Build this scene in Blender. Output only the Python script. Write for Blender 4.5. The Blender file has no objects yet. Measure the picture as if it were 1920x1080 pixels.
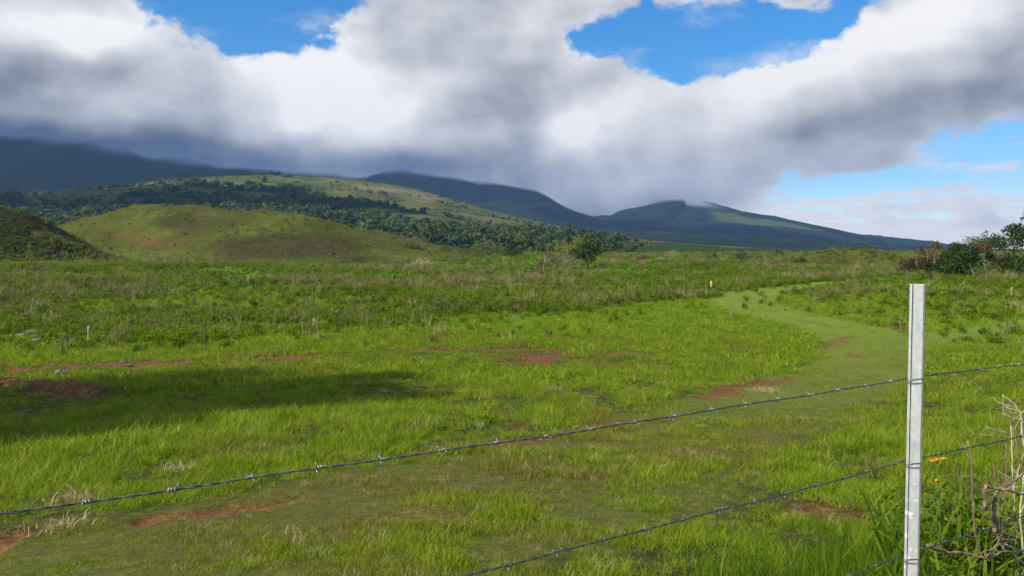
import bpy, math, random
import numpy as np
from mathutils import Vector, Matrix, Euler

# ------------------------------------------------------------------ camera, light, sky
SC = bpy.context.scene
COL = SC.collection
F = 1570.0; CX, CY = 960.0, 540.0; HORIZON = 470.0
EYE = 1.6
PITCH = math.atan((CY - HORIZON) / F)
R = math.radians
SUN_AZ = -123.4           # degrees from +Y, clockwise positive: behind the camera, to its left
SUN_EL = 42.0

cam_d = bpy.data.cameras.new('camera'); cam = bpy.data.objects.new('camera', cam_d); COL.objects.link(cam)
cam.location = (0, 0, EYE); cam.rotation_euler = (math.pi / 2 - PITCH, 0, 0)
cam_d.sensor_width = 36; cam_d.lens = 36 * F / 1920; cam_d.clip_start = 0.05; cam_d.clip_end = 60000
SC.camera = cam
SC.view_settings.view_transform = 'Standard'; SC.view_settings.look = 'None'
SC.view_settings.exposure = 0.32; SC.view_settings.gamma = 1.0
SC.view_settings.use_curve_mapping = False
SC.cycles.use_denoising = True
SC.cycles.max_bounces = 4; SC.cycles.diffuse_bounces = 2; SC.cycles.transmission_bounces = 2; SC.cycles.glossy_bounces = 1; SC.cycles.transparent_max_bounces = 8
SC.cycles.volume_bounces = 1
SC.cycles.use_adaptive_sampling = True; SC.cycles.adaptive_threshold = 0.02
SC.render.filter_size = 1.8

sun_dir = Vector((math.sin(R(SUN_AZ)) * math.cos(R(SUN_EL)), math.cos(R(SUN_AZ)) * math.cos(R(SUN_EL)), math.sin(R(SUN_EL))))
sun_d = bpy.data.lights.new('sun', 'SUN'); sun_d.energy = 5.0; sun_d.angle = R(0.53); sun_d.color = (1, 0.92, 0.74)
sun = bpy.data.objects.new('sun', sun_d); COL.objects.link(sun)
sun.rotation_euler = sun_dir.to_track_quat('Z', 'Y').to_euler(); sun.location = (-30, -20, 60)


class N:
    """tiny expression wrapper that builds Math nodes"""
    tree = None
    def __init__(s, sock): s.k = sock
    @staticmethod
    def op(kind, *a, clamp=False):
        n = N.tree.nodes.new('ShaderNodeMath'); n.operation = kind; n.use_clamp = clamp
        for i, v in enumerate(a):
            if isinstance(v, N): N.tree.links.new(v.k, n.inputs[i])
            else: n.inputs[i].default_value = v
        return N(n.outputs[0])
    def __add__(s, o): return N.op('ADD', s, o)
    def __radd__(s, o): return N.op('ADD', o, s)
    def __sub__(s, o): return N.op('SUBTRACT', s, o)
    def __rsub__(s, o): return N.op('SUBTRACT', o, s)
    def __mul__(s, o): return N.op('MULTIPLY', s, o)
    def __rmul__(s, o): return N.op('MULTIPLY', o, s)
    def smooth(s, a, b):
        n = N.tree.nodes.new('ShaderNodeMapRange'); n.interpolation_type = 'SMOOTHSTEP'
        N.tree.links.new(s.k, n.inputs[0]); n.inputs[1].default_value = a; n.inputs[2].default_value = b
        return N(n.outputs[0])


def px_dir(u, v):
    a = (u - CX) / F; b = (CY - v) / F
    d = np.array([a, math.cos(PITCH) + b * math.sin(PITCH), -math.sin(PITCH) + b * math.cos(PITCH)])
    return d / np.linalg.norm(d)


def px_azel(u, v):
    d = px_dir(u, v)
    return math.atan2(d[0], d[1]), math.asin(d[2])


def build_world():
    w = bpy.data.worlds.new('World'); SC.world = w; w.use_nodes = True
    w.cycles.sampling_method = 'NONE'
    nt = w.node_tree; nt.nodes.clear(); N.tree = nt
    L = nt.links.new
    tc = nt.nodes.new('ShaderNodeTexCoord')
    sep = nt.nodes.new('ShaderNodeSeparateXYZ'); L(tc.outputs['Generated'], sep.inputs[0])
    X, Y, Z = (N(sep.outputs[i]) for i in range(3))
    az = N.op('ARCTAN2', X, Y); el = N.op('ARCSINE', Z)

    def noise(scale, detail, rough, vec, lac=2.1):
        n = nt.nodes.new('ShaderNodeTexNoise'); n.inputs['Scale'].default_value = scale
        n.inputs['Detail'].default_value = detail; n.inputs['Roughness'].default_value = rough
        n.inputs['Lacunarity'].default_value = lac
        L(vec, n.inputs['Vector']); return n

    def comb(x, y, z):
        c = nt.nodes.new('ShaderNodeCombineXYZ')
        for i, v in enumerate((x, y, z)):
            if isinstance(v, N): L(v.k, c.inputs[i])
            else: c.inputs[i].default_value = v
        return c.outputs[0]
    # direction with elevation stretched: clouds are wider than tall near the horizon
    dirv = comb(X, Y, Z * 1.45)
    wn = noise(7.0, 5, 0.55, dirv)
    sp = nt.nodes.new('ShaderNodeSeparateColor'); L(wn.outputs['Color'], sp.inputs[0])
    w1 = N(sp.outputs[0]) - 0.5; w2 = N(sp.outputs[1]) - 0.5; w3 = N(sp.outputs[2]) - 0.5
    wf = noise(21.0, 4, 0.55, dirv); sf = nt.nodes.new('ShaderNodeSeparateColor'); L(wf.outputs['Color'], sf.inputs[0])
    azw = az + w1 * 0.12 + (N(sf.outputs[0]) - 0.5) * 0.075; elw = el + w2 * 0.085 + (N(sf.outputs[1]) - 0.5) * 0.055
    S = 1 / F

    def blob(b, A=azw, E=elw):
        u, v, ru, rv, tilt, wt = b
        a0, e0 = px_azel(u, v)
        da = (A - a0); de = (E - e0)
        if tilt:
            c, s = math.cos(R(tilt)), math.sin(R(tilt))
            p = da * c + de * s; q = de * c - da * s
        else: p, q = da, de
        p = p * (1 / (ru * S)); q = q * (1 / (rv * S))
        r2 = p * p + q * q
        return N.op('EXPONENT', r2 * -1.0) * wt
    holes = [(350, -25, 75, 70, 0, 1.1), (435, 22, 95, 62, 0, 1.15), (470, 85, 38, 34, 0, .85), (555, 20, 65, 70, 0, 1.15), (470, -60, 150, 60, 0, 1.0),
             (1165, 72, 105, 44, -5, 1.05), (1100, 70, 50, 34, 0, .6), (1300, 108, 120, 40, 12, .95), (1430, 70, 140, 52, 14, 1.2), (1530, 40, 90, 40, 20, .75), (1330, 45, 120, 35, 0, .8), (1225, 18, 90, 40, 0, .8), (1370, 0, 90, 30, 0, .6),
             (1800, 306, 210, 60, 7, .62), (1950, 285, 130, 55, 7, .32), (1640, 362, 220, 26, 5, .55), (1480, 356, 90, 16, 6, .32), (2100, 260, 150, 90, 0, .7)]
    cov = None
    for b in holes:
        g = blob(b); cov = g if cov is None else cov + g
    cov = 1.0 - cov
    fb = (N(noise(12.0, 9, 0.62, dirv).outputs['Fac']) - 0.5) * 1.5
    st = N(noise(8.0, 7, 0.60, comb(X, Y, Z * 5.0)).outputs['Fac']) - 0.5      # thin layers near the horizon
    lowsky = el.smooth(0.135, 0.085) * az.smooth(0.16, 0.34)
    fb = fb * (1.0 - lowsky) + st * lowsky * 3.0
    # the rest of the sky, outside the picture: broken cumulus of the same kind
    gen = N(noise(2.6, 6, 0.55, dirv).outputs['Fac']) - 0.5
    cov_gen = 0.55 + gen * 3.2
    front = N.op('ABSOLUTE', az).smooth(0.78, 0.60) * el.smooth(0.46, 0.33)
    cov = cov * front + cov_gen * (1.0 - front)
    alpha = (cov + fb * 1.25).smooth(0.18, 0.72)
    wisp = (N(noise(9.0, 8, 0.62, comb(X, Y, Z * 2.6)).outputs['Fac']) + cov * 0.10).smooth(0.50, 0.80) * 0.55
    alpha = N.op('MAXIMUM', alpha, wisp)

    lights = [(175, 62, 70, 36, 0, .36), (70, 50, 110, 40, 0, .20), (300, 70, 70, 40, 0, .12), (610, 140, 95, 62, 0, .42), (545, 215, 60, 36, 0, .22), (730, 190, 110, 60, 0, .24),
              (640, 225, 130, 30, 0, .14), (480, 130, 55, 45, 0, .20), (1068, 246, 48, 30, 0, .44), (1165, 195, 120, 42, 5, .24), (1290, 230, 150, 60, 0, .12), (1660, 55, 150, 42, 12, .34),
              (1500, 125, 120, 36, 14, .30), (1390, 190, 110, 60, 0, .12), (1850, 20, 120, 40, 10, .25), (1600, 452, 300, 30, 0, .22), (1760, 445, 200, 24, 0, .22), (1480, 395, 160, 18, 0, .10), (1860, 380, 160, 40, 0, .14),
              (90, 205, 160, 28, 0, .06),
              (-40, 262, 330, 46, 0, -.50), (280, 292, 230, 40, -6, -.40), (560, 318, 220, 40, -4, -.33), (800, 318, 180, 38, -3, -.28), (980, 345, 150, 40, -8, -.13),
              (1150, 388, 120, 32, 0, -.18), (1150, 408, 80, 24, 0, -.16), (1310, 375, 110, 28, -5, -.12), (40, 130, 150, 42, 0, -.17), (235, 118, 90, 34, 0, -.14), (900, 110, 70, 110, 0, -.08),
              (975, 215, 62, 80, 0, -.16), (1640, 215, 210, 30, 14, -.18), (1880, 140, 130, 45, 14, -.16), (1500, 265, 55, 40, 0, -.12), (1570, 315, 120, 26, 8, -.22), (1780, 230, 160, 24, 12, -.12),
              (1640, 418, 200, 12, 0, -.10), (1790, 425, 60, 14, 20, -.10), (-300, 200, 260, 120, 0, -.2), (2150, 120, 200, 120, 0, -.1)]
    azl = az + w1 * 0.07; ell = el + w3 * 0.055
    lum = None
    for b in lights:
        g = blob(b, azl, ell); lum = g if lum is None else lum + g
    # self-shading relief: compare the density with the density a little way towards the sun
    n1 = N(noise(8.5, 4, 0.45, dirv).outputs['Fac'])
    off = nt.nodes.new('ShaderNodeVectorMath'); off.operation = 'ADD'; L(dirv, off.inputs[0]); off.inputs[1].default_value = (-0.026, -0.002, 0.024)
    n2 = N(noise(8.5, 4, 0.45, off.outputs[0]).outputs['Fac'])
    relief = n1 - n2
    lum = 0.66 + lum + relief * 0.85 + fb * 0.09 + lowsky * 0.17
    edge = (1.0 - (cov + fb * 1.05).smooth(0.55, 1.0)) * 0.10
    lum = lum + edge
    ramp = nt.nodes.new('ShaderNodeValToRGB'); L(lum.k, ramp.inputs[0])
    cr = ramp.color_ramp
    pts = [(0.0, (.055, .066, .098)), (.22, (.150, .160, .186)), (.45, (.325, .335, .365)), (.66, (.53, .535, .555)), (.83, (.71, .71, .715)), (1.0, (.90, .885, .865))]
    while len(cr.elements) < len(pts): cr.elements.new(0.5)
    for e, (p, c) in zip(cr.elements, pts): e.position = p; e.color = (*c, 1)
    sky = nt.nodes.new('ShaderNodeTexSky'); sky.sky_type = 'NISHITA'; sky.sun_disc = False
    sky.sun_elevation = R(SUN_EL); sky.sun_rotation = R(SUN_AZ); sky.altitude = 200
    sky.air_density = 0.9; sky.dust_density = 0.0; sky.ozone_density = 4.0
    hs = nt.nodes.new('ShaderNodeHueSaturation'); hs.inputs['Saturation'].default_value = 1.35; L(sky.outputs[0], hs.inputs['Color'])
    b1 = nt.nodes.new('ShaderNodeBackground'); L(hs.outputs[0], b1.inputs[0]); b1.inputs[1].default_value = 0.13
    b2 = nt.nodes.new('ShaderNodeBackground'); L(ramp.outputs[0], b2.inputs[0]); b2.inputs[1].default_value = 0.94
    mx = nt.nodes.new('ShaderNodeMixShader'); L(alpha.k, mx.inputs[0]); L(b1.outputs[0], mx.inputs[1]); L(b2.outputs[0], mx.inputs[2])
    out = nt.nodes.new('ShaderNodeOutputWorld'); L(mx.outputs[0], out.inputs[0])


build_world()

# ------------------------------------------------------------------ helpers
rng = np.random.default_rng(7)
random.seed(7)


def _hash(ix, iy, seed):
    h = (ix.astype(np.int64) * 374761393 + iy.astype(np.int64) * 668265263 + seed * 1442695041) & 0xFFFFFFFF
    h = ((h ^ (h >> 13)) * 1274126177) & 0xFFFFFFFF
    return ((h ^ (h >> 16)) & 0xFFFFFF) / float(0xFFFFFF)


def vnoise(x, y, seed=0):
    x = np.asarray(x, float); y = np.asarray(y, float)
    ix = np.floor(x); iy = np.floor(y); fx = x - ix; fy = y - iy
    fx = fx * fx * (3 - 2 * fx); fy = fy * fy * (3 - 2 * fy)
    a = _hash(ix, iy, seed); b = _hash(ix + 1, iy, seed); c = _hash(ix, iy + 1, seed); d = _hash(ix + 1, iy + 1, seed)
    return (a * (1 - fx) + b * fx) * (1 - fy) + (c * (1 - fx) + d * fx) * fy


def fbm(x, y, oct=4, seed=0, gain=.5):
    s = 0; a = 1; t = 0
    for o in range(oct):
        s = s + a * vnoise(np.asarray(x) * 2 ** o + 17.3 * o, np.asarray(y) * 2 ** o - 9.1 * o, seed + o); t += a; a *= gain
    return s / t


def sstep(a, b, x):
    t = np.clip((np.asarray(x, float) - a) / (b - a), 0, 1); return t * t * (3 - 2 * t)


def at(u, v, D):
    """world point seen at photo pixel (u, v) when it stands D metres away along +Y"""
    d = px_dir(u, v); t = D / d[1]
    return np.array([d[0] * t, D, EYE + d[2] * t])


# --- ground profile
_lr = np.log(np.array([.3, 1, 3, 5, 8, 15, 30, 47, 65, 100, 150, 200, 300, 500, 800, 1500, 4000, 15000]))
_lz = np.array([0, 0, 0, -.2, -.6, -1.4, -2.6, -3.4, -3.8, -3.45, -2.9, -2.35, -1.5, -.8, 0., 3, 8, 10.])
_ll = np.linspace(_lr[0], _lr[-1], 1500)
_zz = np.interp(_ll, _lr, _lz)
_k = np.exp(-0.5 * (np.arange(-60, 61) / 20.0) ** 2); _k /= _k.sum()
_zz = np.convolve(np.pad(_zz, 60, mode='edge'), _k, 'valid')
BUMPS = [(75, 108, 42, 1.9), (34, 215, 34, 1.0), (-70, 130, 55, 2.0), (120, 230, 60, .6), (-10, 260, 60, -1.6)]


def ground0(x, y):
    x = np.asarray(x, float); y = np.asarray(y, float)
    r = np.hypot(x, y) + 1e-6
    z = np.interp(np.log(np.maximum(r, .31)), _ll, _zz)
    for bx_, by_, br, bh in BUMPS:
        z = z + bh * np.exp(-((x - bx_) ** 2 + (y - by_) ** 2) / br ** 2)
    z = z + (fbm(x / 6, y / 6, 3, 3) - .5) * .16 * sstep(3, 12, r) + (fbm(x / 45, y / 45, 3, 5) - .5) * 1.1 * sstep(30, 120, r)
    z = z + (fbm(x / 1.1, y / 1.1, 3, 8) - .5) * .05
    return z


def px_ground(u, v):
    """where the ray through photo pixel (u, v) meets the ground"""
    d = px_dir(u, v); ts = np.exp(np.linspace(math.log(2.0), math.log(900), 2500))
    P = d[None, :] * ts[:, None]; z = ground0(P[:, 0], P[:, 1]) - (P[:, 2] + EYE)
    i = np.argmax(z > 0)
    if not (z > 0).any(): i = len(ts) - 1
    return P[i, 0], P[i, 1]


def poly_w(pxs): return np.array([px_ground(*p) for p in pxs])


def dist_poly(x, y, poly):
    best = np.full(np.shape(x), 1e9)
    for i in range(max(1, len(poly) - 1)):
        a = poly[i]; b = poly[min(i + 1, len(poly) - 1)]
        ab = b - a; l2 = (ab ** 2).sum() + 1e-9
        t = np.clip(((x - a[0]) * ab[0] + (y - a[1]) * ab[1]) / l2, 0, 1)
        best = np.minimum(best, np.hypot(x - a[0] - t * ab[0], y - a[1] - t * ab[1]))
    return best


DIRT = [([(-80, 704), (0, 697), (60, 690), (160, 687), (240, 684), (335, 681)], 1.25, 1.0),
        ([(412, 679), (440, 676), (540, 669), (608, 667)], 1.0, 1.0),
        ([(718, 659), (780, 658), (860, 656)], .75, .88), ([(905, 655), (960, 654), (1040, 657)], .8, .9),
        ([(1000, 680), (1030, 664)], 1.35, .95), ([(1150, 659), (1170, 662)], 1.2, .85), ([(1080, 682), (1110, 678)], .5, .7),
        ([(-60, 735), (0, 730), (90, 728), (180, 741)], .9, 1.1),
        ([(-20, 1040), (20, 1005), (90, 985)], .10, .9), ([(100, 940), (170, 935)], .08, .6),
        ([(290, 972), (400, 958), (480, 946)], .24, 1.0), ([(525, 940), (590, 920)], .19, .95), ([(665, 912), (690, 908)], .10, .8),
        ([(720, 900), (860, 872)], .13, .55), ([(800, 845), (1000, 826), (1085, 812)], .22, .85), ([(1090, 800), (1200, 785)], .24, .8),
        ([(1320, 748), (1390, 724), (1500, 708)], .34, .9), ([(1545, 670), (1605, 668)], .45, .9), ([(1540, 655), (1590, 630)], .4, .6),
        ([(1640, 609), (1705, 620)], .6, .75), ([(1020, 745), (1110, 742)], .25, .5), ([(1480, 965), (1560, 950)], .22, .75),
        ([(940, 770), (960, 800)], .2, .4), ([(1500, 600), (1560, 612)], .6, .5), ([(1330, 630), (1400, 640)], .5, .4),
        ([(540, 690), (600, 688)], .7, .45), ([(980, 935), (1000, 945)], .12, .6), ([(1120, 890), (1300, 860)], .5, .42), ([(600, 1010), (820, 960)], .35, .4)]
DIRT = [(poly_w(p), w, s) for p, w, s in DIRT]
TRACK = poly_w([(60, 1130), (300, 1060), (700, 965), (1150, 855), (1430, 765), (1600, 700), (1650, 655), (1580, 612), (1450, 590), (1392, 570), (1402, 553), (1480, 541), (1560, 531)])
TRACK2 = poly_w([(1650, 660), (1800, 625), (1990, 600)])
BANK = DIRT[7][0]


def ground(x, y):
    z = ground0(x, y)
    d = dist_poly(np.asarray(x, float), np.asarray(y, float), BANK)
    z = z + .26 * np.exp(-(d / .8) ** 2) * (.5 + vnoise(np.asarray(x) * 1.7, np.asarray(y) * 1.7, 31))
    for k in (0, 1, 2):
        d = dist_poly(np.asarray(x, float), np.asarray(y, float), DIRT[k][0])
        z = z + .10 * np.exp(-(d / .7) ** 2) * (vnoise(np.asarray(x) * 2.3, np.asarray(y) * 2.3, 33))
    return z


def dirt_mask(x, y):
    m = np.zeros(np.shape(x)); n = fbm(np.asarray(x) * 1.6, np.asarray(y) * 1.6, 4, 21) - .5; n3 = fbm(np.asarray(x) * .35, np.asarray(y) * .35, 2, 24) - .5
    for poly, w, s in DIRT:
        d = dist_poly(x, y, poly) / w
        m = np.maximum(m, s * sstep(1.35, .35, d + n * 3.4 + n3 * 1.1))
    return m


def track_mask(x, y):
    n = fbm(np.asarray(x) * .7, np.asarray(y) * .7, 3, 41) - .5
    d = np.minimum(dist_poly(x, y, TRACK), dist_poly(x, y, TRACK2) + 1.1)
    k = 1 + .55 * sstep(25, 70, np.hypot(x, y))
    return sstep(2.5, 1.4, (d + n * 1.4) / k)


def gz(x, y): return float(ground(np.array([x]), np.array([y]))[0])


# --- objects
def tag(o, label=None, cat=None, group=None, kind=None):
    if label: o['label'] = label
    if cat: o['category'] = cat
    if group: o['group'] = group
    if kind: o['kind'] = kind
    return o


def mesh_np(name, verts, faces, smooth=False):
    me = bpy.data.meshes.new(name)
    verts = np.asarray(verts, np.float32)
    if isinstance(faces, np.ndarray):
        nf, k = faces.shape
        me.vertices.add(len(verts)); me.vertices.foreach_set('co', verts.ravel())
        me.loops.add(nf * k); me.loops.foreach_set('vertex_index', faces.ravel().astype(np.int32))
        me.polygons.add(nf); me.polygons.foreach_set('loop_start', (np.arange(nf) * k).astype(np.int32))
        me.update(calc_edges=True)
    else:
        me.from_pydata([tuple(v) for v in verts], [], faces); me.update()
    if smooth: me.polygons.foreach_set('use_smooth', np.ones(len(me.polygons), bool))
    return me


def link(name, me, mat=None, parent=None, loc=None):
    o = bpy.data.objects.new(name, me)
    if mat is not None and me is not None and not me.materials: me.materials.append(mat)
    COL.objects.link(o)
    if parent is not None: o.parent = parent
    if loc is not None: o.location = loc
    return o


def empty(name, loc, rz=0):
    o = bpy.data.objects.new(name, None); COL.objects.link(o); o.location = loc; o.rotation_euler = (0, 0, rz)
    o.empty_display_size = .2
    return o


def attr(me, name, vals):
    a = me.attributes.new(name, 'FLOAT', 'POINT'); a.data.foreach_set('value', np.asarray(vals, np.float32).ravel())


class MB:
    """collects shapes into one mesh"""
    def __init__(s): s.v = []; s.f = []; s.n = 0
    def add(s, v, f):
        s.v.append(np.asarray(v, float)); s.f += [tuple(i + s.n for i in q) for q in f]; s.n += len(v)
    def tube(s, pts, rad, seg=6, cap=True):
        pts = np.asarray(pts, float); n = len(pts)
        rad = np.full(n, rad) if np.isscalar(rad) else np.asarray(rad, float)
        tan = np.gradient(pts, axis=0); tan /= np.linalg.norm(tan, axis=1)[:, None] + 1e-12
        up = np.array([0, 0, 1.]) if abs(tan[0][2]) < .9 else np.array([1., 0, 0])
        vs = []
        for i in range(n):
            a = np.cross(tan[i], up); a /= np.linalg.norm(a) + 1e-12; b = np.cross(tan[i], a); up = -b if np.dot(-b, up) > 0 else b
            th = np.arange(seg) * 2 * math.pi / seg
            vs.append(pts[i] + rad[i] * (np.cos(th)[:, None] * a + np.sin(th)[:, None] * b))
        fs = []
        for i in range(n - 1):
            for k in range(seg):
                fs.append((i * seg + k, i * seg + (k + 1) % seg, (i + 1) * seg + (k + 1) % seg, (i + 1) * seg + k))
        if cap: fs += [tuple(range(seg))[::-1], tuple((n - 1) * seg + k for k in range(seg))]
        s.add(np.vstack(vs), fs)
    def build(s, name, mat=None, parent=None, smooth=True, loc=None):
        me = mesh_np(name, np.vstack(s.v), s.f, smooth); return link(name, me, mat, parent, loc)


# --- materials
def new_mat(name):
    m = bpy.data.materials.new(name); m.use_nodes = True; nt = m.node_tree
    return m, nt, nt.nodes['Principled BSDF'], nt.links.new


def set_ramp(ramp, pts):
    cr = ramp.color_ramp
    while len(cr.elements) < len(pts): cr.elements.new(.5)
    for e, (p, c) in zip(cr.elements, pts): e.position = p; e.color = (*c, 1)


def nnoise(nt, scale, detail=4, rough=.55, vec=None):
    n = nt.nodes.new('ShaderNodeTexNoise'); n.inputs['Scale'].default_value = scale
    n.inputs['Detail'].default_value = detail; n.inputs['Roughness'].default_value = rough
    if vec is not None: nt.links.new(vec, n.inputs['Vector'])
    return n


def mixc(nt, fac, a, b, mode='MIX'):
    m = nt.nodes.new('ShaderNodeMix'); m.data_type = 'RGBA'; m.blend_type = mode
    for sock, v in ((m.inputs[0], fac), (m.inputs[6], a), (m.inputs[7], b)):
        if hasattr(v, 'links'): nt.links.new(v, sock)
        elif isinstance(v, tuple): sock.default_value = (*v, 1)
        else: sock.default_value = v
    return m.outputs[2]


def maprange(nt, sock, a, b, c=0., d=1.):
    m = nt.nodes.new('ShaderNodeMapRange'); nt.links.new(sock, m.inputs[0])
    for i, v in enumerate((a, b, c, d)): m.inputs[i + 1].default_value = v
    return m.outputs[0]


def plain(name, cols, scale=20, rough=.8, metal=0., bump=0., spec=.3, detail=5, space='object'):
    m, nt, b, L = new_mat(name)
    if space == 'object':
        vec = nt.nodes.new('ShaderNodeTexCoord').outputs['Object']
    else:
        vec = nt.nodes.new('ShaderNodeNewGeometry').outputs['Position']
    n = nnoise(nt, scale, detail, .6, vec); r = nt.nodes.new('ShaderNodeValToRGB')
    k = len(cols); set_ramp(r, [(.28 + .44 * i / max(1, k - 1), c) for i, c in enumerate(cols)])
    L(n.outputs['Fac'], r.inputs[0]); L(r.outputs[0], b.inputs['Base Color'])
    b.inputs['Roughness'].default_value = rough; b.inputs['Metallic'].default_value = metal
    b.inputs['Specular IOR Level'].default_value = spec
    if bump:
        bp = nt.nodes.new('ShaderNodeBump'); bp.inputs['Strength'].default_value = bump; bp.inputs['Distance'].default_value = .02
        L(n.outputs['Fac'], bp.inputs['Height']); L(bp.outputs[0], b.inputs['Normal'])
    return m


def leaf_mat(name, cols, trans=.35, patch=.5, inst=True, dry=None, rough=.55, rnd=.36):
    """foliage: colour from world-space patches and per-instance chance, light passing through the leaf"""
    m, nt, b, L = new_mat(name)
    geo = nt.nodes.new('ShaderNodeNewGeometry')
    n = nnoise(nt, patch, 4, .6, geo.outputs['Position'])
    oi = nt.nodes.new('ShaderNodeObjectInfo')
    val = nt.nodes.new('ShaderNodeMath'); val.operation = 'MULTIPLY_ADD'
    L(oi.outputs['Random'], val.inputs[0]); val.inputs[1].default_value = rnd if inst else 0.; L(n.outputs['Fac'], val.inputs[2])
    fine = nnoise(nt, 23.0, 2, .5, geo.outputs['Position'])
    v2 = nt.nodes.new('ShaderNodeMath'); v2.operation = 'MULTIPLY_ADD'; L(fine.outputs['Fac'], v2.inputs[0]); v2.inputs[1].default_value = .3; L(val.outputs[0], v2.inputs[2])
    r = nt.nodes.new('ShaderNodeValToRGB'); k = len(cols); lo, hi = (.65 - .55 * rnd, .65 + .85 * rnd) if inst else (.45, .85)
    set_ramp(r, [(lo + (hi - lo) * i / max(1, k - 1), c) for i, c in enumerate(cols)])
    L(v2.outputs[0], r.inputs[0]); col = r.outputs[0]
    if dry is not None:
        a = nt.nodes.new('ShaderNodeAttribute'); a.attribute_type = 'INSTANCER'; a.attribute_name = 'dry'
        col = mixc(nt, a.outputs['Fac'], col, dry)
    L(col, b.inputs['Base Color']); b.inputs['Roughness'].default_value = rough; b.inputs['Specular IOR Level'].default_value = .14
    tr = nt.nodes.new('ShaderNodeBsdfTranslucent'); L(col, tr.inputs[0])
    mx = nt.nodes.new('ShaderNodeMixShader'); mx.inputs[0].default_value = trans
    L(b.outputs[0], mx.inputs[1]); L(tr.outputs[0], mx.inputs[2]); L(mx.outputs[0], nt.nodes['Material Output'].inputs[0])
    return m


M = {}
M['grass'] = leaf_mat('grass_blades', [(.016, .044, .003), (.050, .120, .003), (.112, .226, .004), (.196, .316, .007), (.29, .37, .024)], .45, 1.9, dry=(.215, .185, .040), rnd=.7)
M['straw'] = leaf_mat('dry_straw', [(.20, .15, .06), (.33, .26, .12), (.48, .41, .22)], .3, .8)
M['weed'] = leaf_mat('weed_leaves', [(.038, .083, .003), (.098, .178, .005), (.175, .262, .009)], .45, .08, dry=(.19, .16, .045), rnd=.5)
M['stalk'] = leaf_mat('dry_stalks', [(.10, .085, .035), (.18, .155, .07), (.28, .24, .12)], .1, .3)
M['brush'] = leaf_mat('dry_brush', [(.085, .065, .035), (.14, .105, .055), (.19, .16, .075)], .2, .2)
M['bush'] = leaf_mat('bush_leaves', [(.018, .045, .008), (.035, .075, .012), (.06, .11, .02)], .3, .1)
M['olive'] = leaf_mat('olive_leaves', [(.05, .075, .016), (.09, .115, .025), (.14, .15, .04)], .3, .3, inst=False)
M['dark_leaf'] = leaf_mat('dark_tree_leaves', [(.012, .032, .008), (.025, .055, .012), (.05, .09, .02)], .25, .4, inst=False)
M['yellow_leaf'] = leaf_mat('yellow_tree_leaves', [(.10, .12, .02), (.20, .21, .035), (.28, .27, .05)], .35, .3, inst=False)
M['brown_leaf'] = leaf_mat('brown_tree_leaves', [(.065, .055, .025), (.11, .09, .04), (.16, .13, .055)], .25, .3, inst=False)
M['forest'] = leaf_mat('forest_crowns', [(.010, .024, .008), (.022, .044, .011), (.034, .058, .013), (.062, .088, .019)], .1, .016, rnd=.5)
M['bark'] = plain('bark', [(.10, .08, .06), (.20, .165, .13), (.30, .26, .21)], 6, .9, bump=.5)
M['pale_bark'] = plain('pale_bark', [(.26, .23, .19), (.42, .38, .32), (.55, .50, .43)], 5, .85, bump=.4)
M['wood'] = plain('weathered_wood', [(.22, .17, .10), (.36, .29, .18), (.46, .39, .26)], 12, .85, bump=.3)
M['stake'] = plain('stake_wood', [(.50, .36, .14), (.66, .48, .20)], 9, .7)
M['dark_post'] = plain('dark_steel_post', [(.03, .03, .03), (.07, .055, .045)], 14, .7, .3)
M['rock'] = plain('rock', [(.06, .052, .045), (.12, .105, .09), (.20, .18, .155)], 3, .9, bump=.6)
M['twig'] = plain('dead_twigs', [(.09, .065, .042), (.18, .13, .085), (.32, .25, .17)], 30, .85, bump=.4)
M['pale_twig'] = plain('pale_twigs', [(.38, .33, .24), (.56, .50, .40)], 20, .85)
M['wire'] = plain('galvanised_wire', [(.09, .09, .088), (.17, .17, .165), (.28, .28, .27)], 60, .42, .75, spec=.5)
M['barb'] = plain('barb_wire_ends', [(.25, .255, .26), (.42, .425, .43)], 80, .35, .7, spec=.5)


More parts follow.
